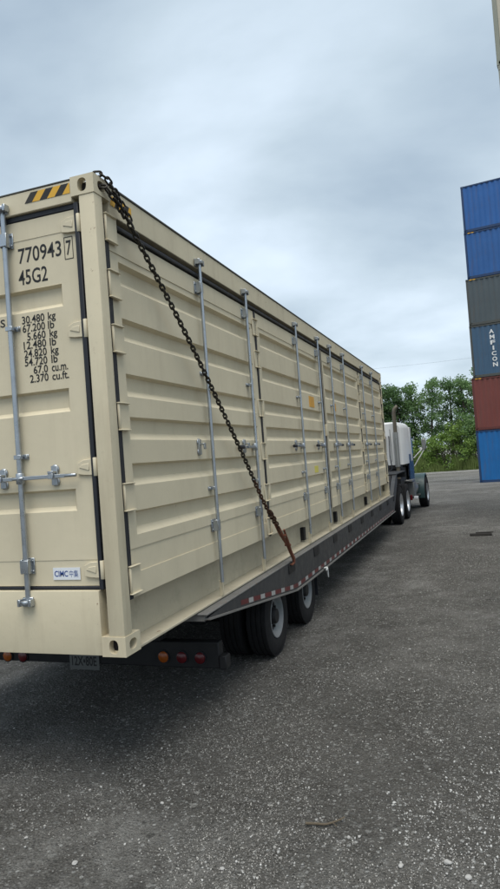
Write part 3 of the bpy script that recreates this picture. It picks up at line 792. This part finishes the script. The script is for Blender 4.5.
run_links([K(-.03, .09, 2.842), K(.018, .09, 2.835), K(.035, .13, 2.80), K(.05, .19, 2.755), K(.05, .24, 2.70)], wob=.5)
run_links([K(.10, 2.66, .585), K(.10, 2.80, .47), K(.09, 2.92, .36)], wob=.6, rusty=0)
# rusty tensioner and hook gripping the rail
mb = MB()
mb.tube([K(.08, 2.84, .44), K(.085, 2.93, .37), K(.088, 3.06, .26)], .02, 8, radii=[.016, .024, .018])
mb.tube([K(.088, 3.04, .28), K(.095, 3.16, .18), K(.098, 3.24, .10), K(.105, 3.30, .03), K(.104, 3.31, -.02), K(.09, 3.28, -.04), K(.082, 3.25, -.028)], .014, 8, radii=[.018, .017, .02, .02, .016, .012, .007])
mb.tube([K(.12, 2.98, .37), K(.115, 3.10, .24), K(.112, 3.20, .12)], .012, 8, radii=[.010, .014, .012])
mb.tube([K(.066, 3.0, .31), K(.13, 3.0, .31)], .012, 8); mb.tube([K(.066, 3.15, .19), K(.13, 3.15, .19)], .012, 8)
hk = mb.build('tension_hook', RUST, chain); hk['label'] = 'rusty red tensioner and hook at the lower end'

# ------------------------------------------------------------------ tractor unit
TG = gz(17)
tk = thing('semi_truck', 'white and navy semi truck coupled to the front of the trailer', 'truck', (TC, 17.2, TG))
GY = lambda y: gz(y)
for y in (14.40, 15.74):
    for sgn, X in ((1, lambda x: x), (-1, mirror)):
        lathe_wheel(tk, X(-.10), y, GY(y) + .498, .50, .265, .29, sgn, ALU, .16)
        lathe_wheel(tk, X(-.44), y, GY(y) + .498, .50, .265, .29, -sgn, ALU, .16)
    MB().tube([(mirror(-.3), y, GY(y) + .5), (-.3, y, GY(y) + .5)], .08, 12).build('drive_axle', BLACKST, tk)
for sgn, X in ((1, lambda x: x), (-1, mirror)):
    lathe_wheel(tk, X(.03), 19.75, GY(19.75) + .498, .50, .29, .29, sgn, ALU, .10)
MB().tube([(mirror(-.2), 19.75, GY(19.75) + .46), (-.2, 19.75, GY(19.75) + .46)], .06, 10).build('steer_axle', BLACKST, tk)
for x in (-.79, mirror(-.79)): MB().box(x - .045, x + .045, 13.75, 21.2, .60, .88).build('frame_rail', BLACKST, tk, .006)
MB().box(TC - .45, TC + .45, 14.7, 15.6, .90, 1.045).build('fifth_wheel', BLACKST, tk, .02)
SL0, SL1 = 15.95, 17.75
def rounded_cab(x0, x1, z0, z1, r, rows):
    "section with rounded upper shoulders swept along y; rows of (y, inset, top drop)"
    mb = MB(); n = 0; rings = []
    for y, ins, dz in rows:
        pts_ = [(x0 + ins, z0)]
        for k in range(6):
            a = math.pi - k * math.pi / 10; pts_.append((x0 + ins + r + r * math.cos(a), z1 - dz - r + r * math.sin(a)))
        for k in range(6):
            a = math.pi / 2 - k * math.pi / 10; pts_.append((x1 - ins - r + r * math.cos(a), z1 - dz - r + r * math.sin(a)))
        pts_.append((x1 - ins, z0)); rings.append([(p, y, q) for p, q in pts_]); n = len(pts_)
    V = [p for rg in rings for p in rg]; F = []
    for i in range(len(rings) - 1):
        for k in range(n): F.append((i*n+k, i*n+(k+1)%n, (i+1)*n+(k+1)%n, (i+1)*n+k))
    F += [tuple(range(n)), tuple(range((len(rings)-1)*n, len(rings)*n))]
    return mb.add(V, F)
xl, xr = mirror(-.06), -.06
sl = rounded_cab(xl, xr, 1.50, 2.76, .20, [(SL0, .04, .05), (SL0 + .06, .0, .0), (SL1, 0, 0)]).build('sleeper', WHITEP, tk)
for x in (-.38, -.62, -1.2, mirror(-.62), mirror(-.38)): MB().box(x - .008, x + .008, SL0 - .006, SL0, 1.6, 2.55).build('panel_seam', GREYF, sl)
MB().box(xl + .08, xr - .08, SL0 - .01, SL0 + .4, 1.40, 1.49).build('sleeper_sill', BLACKST, tk)
MB().box(xl + .12, xr - .12, SL0 + .05, SL1, .88, 1.40).build('sleeper_base', BLACKST, tk)
MB().box(xr - .03, xr + .012, SL1 - .03, SL1 + .32, 1.55, 2.62).build('side_fairing', WHITEP, tk, .01)
for X in (lambda x: x, mirror):
    a, b = sorted((X(-.10), X(-.055))); MB().box(a, b, SL1 - .45, SL1 + .55, .78, 1.78).build('cab_extender', NAVY, tk, .01)
cab = rounded_cab(xl + .05, xr - .05, .95, 2.55, .22, [(SL1 + .005, 0, .02), (SL1 + .9, 0, .02), (SL1 + 1.25, .03, .12)]).build('cab', WHITEP, tk)
for X in (lambda x: x, mirror):
    a, b = sorted((X(-.106), X(-.112 + .006))); 
    o = MB().box(min(X(-.112), X(-.105)), max(X(-.112), X(-.105)), SL1 + .2, SL1 + 1.0, 1.75, 2.32).build('door_window', GLASS, cab)
mb = MB(); mb.add([(xl + .2, SL1 + 1.256, 1.72), (xr - .2, SL1 + 1.256, 1.72), (xr - .3, SL1 + 1.253, 2.36), (xl + .3, SL1 + 1.253, 2.36)], [(0, 1, 2, 3)]); mb.build('windscreen', GLASS, cab)
HZ = SL1 + 1.26
hood = MB().prism([(HZ, .9), (HZ + 1.9, .75), (HZ + 1.95, 1.25), (HZ + 1.6, 1.5), (HZ, 1.66)], 'x', xl + .42, xr - .42).build('hood', TEAL, tk, .06, seg=3)
MB().box(xl + .6, xr - .6, HZ + 1.945, HZ + 1.97, .7, 1.25).build('grille', CHROME, hood)
MB().box(xl + .05, xr - .05, HZ + 1.9, HZ + 2.1, .42, .72).build('front_bumper', CHROME, tk, .03)
for X in (lambda x: x, mirror):   # front fenders arched over the steer wheels
    mb = MB(); V = []; nseg = 12
    for k in range(nseg + 1):
        a = math.pi * (1.08 - 1.16 * k / nseg)
        for dx_, rr in ((.13, .60), (-.40, .60), (-.40, .645), (.13, .645)): V.append((X(dx_ - .0), 19.75 + rr * 1.05 * math.cos(a), GY(19.75) + .50 + rr * math.sin(a)))
    F = [(4*i+k, 4*i+(k+1)%4, 4*i+4+(k+1)%4, 4*i+4+k) for i in range(nseg) for k in range(4)] + [(0, 1, 2, 3), (4*nseg, 4*nseg+1, 4*nseg+2, 4*nseg+3)]
    mb.add(V, F); mb.build('front_fender', TEAL, tk)
    mb = MB().tube([(X(-.30), 17.5, .66), (X(-.30), 18.75, .66)], .29, 20).build('fuel_tank', CHROME, tk, .01)
    for k in range(2): a, b = sorted((X(-.0), X(-.30))); MB().box(a, b, 18.85, 19.1, .38 + k * .38, .42 + k * .38).build('cab_step', CHROME, tk)
# box and lamps behind the sleeper
MB().box(-.42, .06, 16.95, 17.42, .46, .92).build('side_box', GREYF, tk, .02)
MB().box(-.30, .0, 16.90, 16.948, .38, .54).build('tail_lamp', LAMPR, tk, .01)
MB().box(.04, .17, 16.90, 16.948, .42, .50).build('marker_lamp', STICKW, tk, .008)
MB().box(-.46, .05, 16.75, 17.4, .95, 1.0).build('catwalk_step', CHROME, tk, .006)
# exhaust stack
mb = MB().tube([(-.20, SL0 - .16, 1.1), (-.20, SL0 - .16, 3.02), (-.18, SL0 - .16, 3.12), (-.10, SL0 - .12, 3.20)], .055, 14, caps=False)
mb.build('exhaust_stack', EXH, tk)
MB().tube([(-.20, SL0 - .16, 1.45), (-.20, SL0 - .16, 2.45)], .074, 14).build('heat_shield', CHROME, tk)
# mirrors on their arms
for X in (lambda x: x, mirror):
    mb = MB(); mb.tube([(X(-.10), SL1 + 1.05, 1.62), (X(.26), SL1 + 1.15, 1.98)], .02, 6); mb.tube([(X(-.10), SL1 + 1.05, 1.35), (X(.26), SL1 + 1.15, 1.9)], .018, 6)
    mb.build('mirror_arm', WHITEP, tk)
    a, b = sorted((X(.18), X(.32))); MB().box(a, b, SL1 + 1.10, SL1 + 1.18, 1.88, 2.24).build('mirror', CHROME, tk, .02)
# air hoses looping from cab to trailer
for k, x in enumerate((-.42, -.52, -.62)):
    pth = smooth_path([(x, SL0 - .02, 2.35), (x + .04, SL0 - .25, 2.25), (x + .07, SL0 - .5, 1.75 - k * .06), (x + .10, 15.42, 1.42), (x, 15.40, 1.36)], 8)
    MB().tube(pth, .016, 6).build('air_hose', RUBBER, tk)
tk.rotation_euler = (0, 0, R(-1.6)); tk.location.x += 2.1 * math.sin(R(1.6))

# ------------------------------------------------------------------ stacked containers
def corr_mat(name, c, rust=.05, dirt=.5, dc=(.10, .07, .05)): return paint(name, c, .5, dirt, dc, rust=rust, bump=.05)
def stack_box(name, label, group, loc, rz, h, mat, trim, txt=None, yellow=False):
    """ISO box, local frame: near long side on y=0 facing -y, near left corner at the origin"""
    o = thing(name, label, 'container', loc, group, rz)
    B = lambda mb, nm, mt=mat, bv=0: mb.build(nm, mt, o, bv, local=True)
    n = 43; pt = (L_ - .24) / n
    mb = MB(); mb.add(*corr(n, pt, .036, lambda s, d, t: (.12 + s, .014 + d, .15 + t * (h - .23)))); B(mb, 'side_panel')
    mb = MB(); mb.add(*corr(n, pt, .036, lambda s, d, t: (.12 + s, W_ - .014 - d, .15 + t * (h - .23)))); B(mb, 'side_panel')
    n = 9; pt = (W_ - .2) / n
    for x, q in ((.02, 1), (L_ - .02, -1)):
        mb = MB(); mb.add(*corr(n, pt, .04, lambda s, d, t: (x + q * d, .1 + s, .12 + t * (h - .24)))); B(mb, 'end_panel')
    n = 40; pt = (L_ - .3) / n
    mb = MB(); mb.add(*corr(n, pt, .02, lambda s, d, t: (.15 + s, .05 + t * (W_ - .1), h - .012 - d))); B(mb, 'roof_panel', ROOFGREY)
    for y in (0, W_):
        a, b = (.004, .064) if y == 0 else (W_ - .064, W_ - .004)
        B(MB().box(.165, L_ - .165, a, b, h - .085, h - .006), 'top_rail', trim, .004); B(MB().box(.165, L_ - .165, a, b, .012, .155), 'bottom_rail', trim, .004)
    for x, sx in ((0, 1), (L_, -1)):
        B(MB().box(min(x + sx * .004, x + sx * .06), max(x + sx * .004, x + sx * .06), .18, W_ - .18, h - .11, h - .008), 'end_header', trim); B(MB().box(min(x + sx * .004, x + sx * .06), max(x + sx * .004, x + sx * .06), .18, W_ - .18, .01, .14), 'end_sill', trim)
        for y, s2 in ((0, 1), (W_, -1)):
            B(MB().box(*sorted((x + sx * .004, x + sx * .118)), *sorted((y + s2 * .004, y + s2 * .09)), .118, h - .118), 'corner_post', trim, .008)
            for z, s3 in ((0, 1), (h, -1)): casting(x, y, z, sx, s2, s3).build('corner_casting', trim, o, 0, local=True)
    B(MB().box(.07, L_ - .07, .07, W_ - .07, .14, .16), 'floor', ROOFGREY)
    if yellow:
        for a in (.2, .38): B(MB().box(a, a + .14, -.0005, .003, h - .07, h - .025), 'height_mark', YEL)
    if txt:
        for i, ch in enumerate(txt):
            m_ = text_mesh(ch, .03); co = np.array([v.co[:] for v in m_.vertices]); lo, hi = co.min(0), co.max(0)
            z1 = h - .32 - i * .305; xx0 = 1.02 + i * .012; ww = .25 if ch != 'I' else .08
            sc = ww / (hi[0] - lo[0]); cxx = xx0 + .125
            v = [(cxx + (c[0] - (lo[0] + hi[0]) / 2) * sc, .0125, z1 - .235 + (c[1] - lo[1]) / (hi[1] - lo[1]) * .235) for c in co]
            mb = MB(); mb.v = v; mb.f = [tuple(p.vertices) for p in m_.polygons]; me_ = bpy.data.meshes.new('lettering'); me_.from_pydata(mb.v, [], mb.f); me_.materials.append(WHITEINK)
            link('lettering', me_, o); bpy.data.meshes.remove(m_)
    return o
S_RZ = R(-8.0); SX0, SY0 = 1.95, 34.75
B1 = corr_mat('royal_blue_paint', (.008, .125, .36), .03); B2 = corr_mat('mid_blue_paint', (.02, .11, .34), .02); B2b = corr_mat('mid_blue_paint_faded', (.022, .105, .31), .03)
SLATE = corr_mat('slate_paint', (.075, .095, .105), .03); STEEL = corr_mat('steel_blue_paint', (.05, .105, .175), .04); MAROON = corr_mat('maroon_paint', (.17, .048, .04), .03)
DKB = corr_mat('navy_trim', (.015, .045, .12), .05); DKS = corr_mat('slate_trim', (.07, .075, .07), .06); DKM = corr_mat('maroon_trim', (.11, .03, .026), .05)
STANDRD, HIGH = 2.591, 2.896
levels = [('bright blue container standing on the yard, lowest of the stack', HIGH, B1, DKB, None, False), ('maroon red container on the lowest blue one', HIGH, MAROON, DKM, None, True),
          ('faded steel blue container with white vertical lettering', HIGH, STEEL, DKS, 'AMFICON', False), ('dark slate grey container below two blue ones', STANDRD, SLATE, DKS, None, True),
          ('blue container between slate grey one and topmost blue one', STANDRD, B2b, DKB, None, True), ('blue container on top of the tall stack', STANDRD, B2, DKB, None, False)]
z = gz(SY0) - .02; off = 0
for i, (lb, h, mt, tm, tx, ye) in enumerate(levels):
    stack_box('stacked_container', lb, 'containers stacked at the yard edge', (SX0 + i * .055 + (.03, -.03, .02, -.02, .04, 0)[i], SY0, z), S_RZ, h, mt, tm, tx, ye); z += h + .012
# the beige stack that only just enters the picture
BEI = corr_mat('beige_paint', (.46, .42, .33), .03, .3); BEIT = corr_mat('beige_trim', (.26, .27, .22), .05)
z = gz(14.5) - .01
for i, lb in enumerate(('lowest container of the tall beige stack', 'second container up in the tall beige stack', 'middle container of the tall beige stack', 'fourth container up in the tall beige stack', 'topmost container of the tall beige stack')):
    stack_box('beige_container', lb, 'beige containers stacked beside the yard', (3.345 - .022 * i, 14.5, z), S_RZ, HIGH, BEI, BEIT); z += HIGH + .012

# ------------------------------------------------------------------ vegetation behind the yard
def leaf_mat(name, a, b):
    t = NT(name); g = t.n.new('ShaderNodeNewGeometry')
    c = t.mix(g.outputs['Random Per Island'], a, b); t.base(c); t.b.inputs['Roughness'].default_value = .55; t.b.inputs['Specular IOR Level'].default_value = .3
    tl = t.n.new('ShaderNodeBsdfTranslucent'); ms = t.n.new('ShaderNodeMixShader'); ms.inputs[0].default_value = .35
    t.l.new(c, tl.inputs[0]); t.l.new(t.b.outputs[0], ms.inputs[1]); t.l.new(tl.outputs[0], ms.inputs[2])
    t.l.new(ms.outputs[0], t.n['Material Output'].inputs[0]); return t.m
LDARK = leaf_mat('dark_leaves', (.075, .145, .055), (.145, .245, .09)); LMID = leaf_mat('mid_leaves', (.10, .19, .07), (.20, .31, .115))
LPALE = leaf_mat('bright_leaves', (.13, .22, .05), (.25, .37, .09)); GRASSM = leaf_mat('tall_grass_blades', (.15, .21, .06), (.29, .36, .13))
BARK = paint('bark', (.075, .062, .05), .9, .4, (.03, .026, .02), bump=.6)
def leaves_mesh(name, C, S, mat, drop=.2):
    "C centres (n,3), S sizes (n)"
    n = len(C); a = rng.normal(size=(n, 3)); a /= np.linalg.norm(a, axis=1)[:, None]
    b = rng.normal(size=(n, 3)); b -= a * (a * b).sum(1)[:, None]; b /= np.linalg.norm(b, axis=1)[:, None]
    a = a * S[:, None] * .5; b = b * S[:, None] * .30
    V = np.stack([C - a, C + b - a * .1, C + a, C - b - a * .1], 1).reshape(-1, 3)
    me = bpy.data.meshes.new(name); me.vertices.add(len(V)); me.vertices.foreach_set('co', V.ravel())
    me.loops.add(4 * n); me.loops.foreach_set('vertex_index', np.arange(4 * n)); me.polygons.add(n); me.polygons.foreach_set('loop_start', np.arange(0, 4 * n, 4)); me.update(calc_edges=True)
    me.materials.append(mat); return me
def clumps(cs, n, lo, hi):
    C = []; S = []
    for (c, r) in cs:
        k = max(6, int(n * r * r)); d = rng.normal(size=(k, 3)); d /= np.linalg.norm(d, axis=1)[:, None]
        C.append(np.array(c) + d * (rng.random((k, 1)) ** .45) * r * np.array([1, 1, .72])); S.append(rng.uniform(lo, hi, k))
    return np.concatenate(C), np.concatenate(S)
def tree(x, y, h, cr, base_frac, mat, label, dens, lean=0, nl=15, group='trees beyond the yard'):
    g = gz(y); o = thing('broadleaf_tree', label, 'tree', (x, y, g - .03), group)
    mb = MB(); tp = []; k = 8
    for i in range(k + 1):
        t = i / k; tp.append((lean * t * t + .12 * math.sin(3 * t + x), .1 * math.sin(2.3 * t + y), h * .93 * t))
    mb.tube(tp, .1, 8, radii=[.17 * (h / 9) * (1 - .85 * i / k) + .015 for i in range(k + 1)])
    cs = []
    for i in range(nl):
        t = base_frac + (1 - base_frac) * (i + rng.random()) / nl; b = Vector(tp[min(k, int(t * k))]); b.z = h * .93 * t
        an = i * 2.4 + rng.random(); shape = math.sin(math.pi * (.12 + .80 * (t - base_frac) / (1 - base_frac))) ** .7
        ln = cr * shape * rng.uniform(.65, 1.1); e_ = b + Vector((math.cos(an) * ln, math.sin(an) * ln, ln * rng.uniform(.35, .9)))
        mid = (b + e_) / 2 + Vector((0, 0, -.08 * ln)); mb.tube([b, mid, e_], .03, 5, radii=[.045, .03, .012])
        for j in range(4):
            q = b + (e_ - b) * rng.uniform(.4, 1.05) + Vector(rng.normal(size=3) * .26 * cr * .6); mb.tube([mid, q], .01, 4, radii=[.016, .006])
            cs.append((q, rng.uniform(.34, .66) * cr / 1.4))
    cs.append((Vector(tp[-1]) + Vector((0, 0, .1)), .4))
    tr_ = mb.build('trunk', BARK, o, 0, local=True)
    C, S = clumps(cs, dens, .10, .24); me = leaves_mesh('crown', C, S, mat); link('crown', me, o)
    return o
tree(-6.6, 58.6, 8.7, 2.0, .10, LDARK, 'dense dark tree just past the front of the cream container', 400, 0, 22)
tree(-5.0, 59.8, 8.4, 1.7, .14, LDARK, 'dark tree rising behind the truck exhaust', 340, .2, 19)
tree(-3.4, 60.5, 8.7, 1.5, .22, LMID, 'slender leafy tree above the truck mirror', 270, -.2, 17)
tree(-1.9, 59.5, 8.9, 1.5, .24, LMID, 'airy tree with a bare lower trunk behind bushes', 260, .25, 17)
tree(-.3, 61.5, 9.0, 1.5, .26, LDARK, 'airy darker tree between bare trunk tree and red container', 260, .1, 17)
tree(1.2, 60.2, 8.8, 1.5, .22, LMID, 'leafy tree next to the maroon container edge', 270, -.2, 17)
tree(2.9, 61.5, 9.2, 1.8, .20, LMID, 'leafy tree half hidden behind the container stack', 340, 0, 18)
for i, (x, y, h) in enumerate(((-9, 60, 9.4), (-12.5, 61.5, 8.8), (-16, 60, 9.6), (-20, 62, 9.2), (-25, 61, 9.5), (6, 61, 9), (10, 60.5, 9.3))):
    tree(x, y, h, 2.0, .18, LDARK, 'dark tree in the row hidden by containers', 300, 0, 16, 'hidden trees of the row')
def bush(x, y, h, r, mat, label, dens=300, group='bushes along the yard edge'):
    g = gz(y); o = thing('wild_bush', label, 'bush', (x, y, g - .03), group)
    mb = MB(); cs = []
    for i in range(int(26 + 10 * r)):
        an = rng.uniform(0, 6.28); rr = r * math.sqrt(rng.random()) ; zt = h * rng.uniform(.25, 1) * (1 - .35 * (rr / r) ** 2)
        p = Vector((rr * math.cos(an), rr * math.sin(an) * .75, zt)); cs.append((p, rng.uniform(.38, .7)))
        mb.tube([(p.x * .2, p.y * .2, 0), (p.x * .65, p.y * .65, zt * .55), p], .02, 5, radii=[.035, .022, .008])
    mb.build('stems', BARK, o, 0, local=True); C, S = clumps(cs, dens, .10, .24); C[:, 2] = np.maximum(C[:, 2], .05)
    link('foliage', leaves_mesh('foliage', C, S, mat), o)
for a in ((-4.4, 57.6, 3.9, 1.4, LPALE, 'pale yellow-green bush beside the truck mirror'), (-2.7, 57.8, 3.1, 1.6, LPALE, 'low mid green bush under the airy tree'), (-.9, 57.4, 3.9, 1.7, LPALE, 'bright rounded bush in front of the airy trees'),
          (.7, 57.2, 4.9, 1.7, LPALE, 'tall bright bush close to the blue and maroon containers'), (2.0, 57.6, 5.4, 1.5, LMID, 'tallest mid green bush against the maroon container'), (3.8, 57.6, 4.6, 1.5, LMID, 'bush behind the lowest blue container'),
          (-6.4, 57.8, 3.2, 1.5, LMID, 'low bush behind the truck cab'), (-8.6, 57.8, 3.6, 1.6, LMID, 'bush behind the front end of the cream container')):
    bush(*a)
# verge, tall grass and the pale kerb line
mb = MB(); V = []; xsv = list(np.linspace(-70, 70, 40)); ysv = [56.2, 57, 58, 60, 64, 72, 90, 140]
for y in ysv:
    for x in xsv: V.append((x, y, gz(y) + .03 + (.06 if y > 56.5 else 0)))
nx = len(xsv); mb.add(V, [(j*nx+i, j*nx+i+1, (j+1)*nx+i+1, (j+1)*nx+i) for j in range(len(ysv)-1) for i in range(nx-1)])
VERGE = paint('verge_soil', (.05, .065, .025), .95, .4, (.05, .04, .025), streak=False, bump=.5)
vg = mb.build('grass_verge', VERGE); struct(vg)
KERB = paint('pale_concrete', (.42, .41, .38), .85, .4, (.16, .15, .13), streak=False, bump=.3)
mb = MB(); mb.box(-70, 70, 55.95, 56.2, gz(56) - .1, gz(56) + .13); struct(mb.build('kerb', KERB))
n = 26000; gx = rng.uniform(-14, 12, n); gy = 56.3 + 1.6 * rng.random(n); hh = rng.uniform(.5, 1.7, n) * (.7 + .3 * np.sin(gx * 1.7) + .2 * np.sin(gx * 4.1 + 1))
zb = np.array([gz(v) for v in gy]) + .05; an = rng.uniform(0, 6.28, n); ln = rng.normal(0, .18, (n, 2)); w = rng.uniform(.015, .035, n)
V = np.stack([np.stack([gx - w * np.cos(an), gy - w * np.sin(an), zb], 1), np.stack([gx + w * np.cos(an), gy + w * np.sin(an), zb], 1), np.stack([gx + ln[:, 0], gy + ln[:, 1], zb + hh], 1)], 1).reshape(-1, 3)
me = bpy.data.meshes.new('tall_grass'); me.from_pydata(V.tolist(), [], np.arange(3 * n).reshape(-1, 3).tolist()); me.materials.append(GRASSM)
tg = bpy.data.objects.new('tall_grass', me); col.objects.link(tg); tag(tg, 'tall wild grass along the far edge of the yard', 'grass', kind='stuff')

# overhead lines
POLEM = paint('pole_wood', (.11, .095, .08), .9, .4, bump=.4)
for x, lb in ((-16, 'wooden utility pole behind the cream container'), (14, 'wooden utility pole behind the container stack')):
    o = thing('utility_pole', lb, 'pole', (x, 54, gz(54)))
    MB().tube([(x, 54, gz(54) - .1), (x, 54, 10.2)], .15, 10, radii=[.17, .11]).build('shaft', POLEM, o); MB().box(x - .9, x + .9, 53.82, 53.9, 9.35, 9.47).build('crossarm', POLEM, o)
for z0, sag, lb in ((9.5, .5, 'thin upper overhead wire crossing the sky above the trees'), (5.3, .35, 'thin lower overhead wire crossing in front of trees')):
    pth = [(-16 + 30 * k / 24, 53.78, z0 - sag * 4 * (k / 24) * (1 - k / 24)) for k in range(25)]
    w_ = MB().tube(pth, .005, 5).build('overhead_wire', BLACKST); tag(w_, lb, 'wire')

# ------------------------------------------------------------------ small things lying in the yard
ST2 = stone_mat('loose_stone', (.22, .215, .20), (.42, .41, .39))
stones = [(.707, -.418, .026, 'white angular stone alone on the near gravel'), (-.484, -.38, .024, 'grey stone on the dark gravel behind the container'), (-.087, .243, .022, 'upper pale stone of a pair just behind the container corner'),
          (.123, .078, .024, 'lower pale stone of a pair just behind the container corner'), (-.063, -.529, .034, 'flat half buried grey stone left of the white one'), (1.256, 3.186, .028, 'white stone out on the open yard beside the trailer wheels'),
          (1.258, -.038, .024, 'pale stone touching the small chips beside the twig'), (1.541, -.209, .032, 'grey flat stone between twig and dusty patch'), (1.753, -.138, .04, 'broad dusty stone in the pale gravel patch'), (1.849, -.229, .036, 'whitish stone at the near end of the pale gravel patch'),
          (.16, .30, .018, 'small pale stone beside the upper stone of the pair'), (1.31, -.02, .02, 'small white chip beside the twig')]
for x, y, r, lb in stones:
    bm = bmesh.new(); bmesh.ops.create_icosphere(bm, subdivisions=2, radius=1)
    sd_ = rng.uniform(0, 99)
    for v in bm.verts:
        k = 1 + .35 * mnoise.noise(v.co * 1.3 + Vector((sd_, 0, 0))) + .12 * mnoise.noise(v.co * 3 + Vector((0, sd_, 0)))
        v.co = Vector((v.co.x * k * r, v.co.y * k * r * .8, v.co.z * k * r * .5)) * .5
    me = bpy.data.meshes.new('stone'); bm.to_mesh(me); bm.free(); me.materials.append(ST2)
    o = bpy.data.objects.new('stone', me); col.objects.link(o); o.location = (x, y, relief(x, y) + r * .22); o.rotation_euler = (0, 0, rng.uniform(0, 6)); tag(o, lb, 'stone', 'stones lying on the gravel')
TW = paint('dry_twig_bark', (.10, .08, .055), .9, .3, bump=.3)
base = Vector((1.125, .064, relief(1.125, .064)))
pth = smooth_path([base + Vector(p) for p in ((-.11, -.045, .012), (-.05, -.04, .014), (.0, -.03, .012), (.06, .01, .018), (.085, .04, .02))], 6)
mb = MB().tube(pth, .006, 7, radii=[.007 - .003 * i / len(pth) for i in range(len(pth))]); mb.tube([base + Vector((.03, -.012, .014)), base + Vector((.06, -.05, .02))], .003, 5)
tag(mb.build('twig', TW), 'dry curved twig lying on the near gravel', 'twig')
DW = paint('dark_scrap_wood', (.03, .027, .024), .8, .4, (.09, .08, .07), streak=False, bump=.4)
mb = MB(); yy = 11.40; mb.box(-.22, .22, -.06, .06, 0, .05); mb.box(-.10, .26, -.015, .05, .051, .075)
sc = mb.build('scrap_plank', DW, None, .006); sc.location = (1.95, yy, gz(yy) + .0); sc.rotation_euler = (0, 0, .12); tag(sc, 'short dark scrap plank lying on the open yard', 'plank')
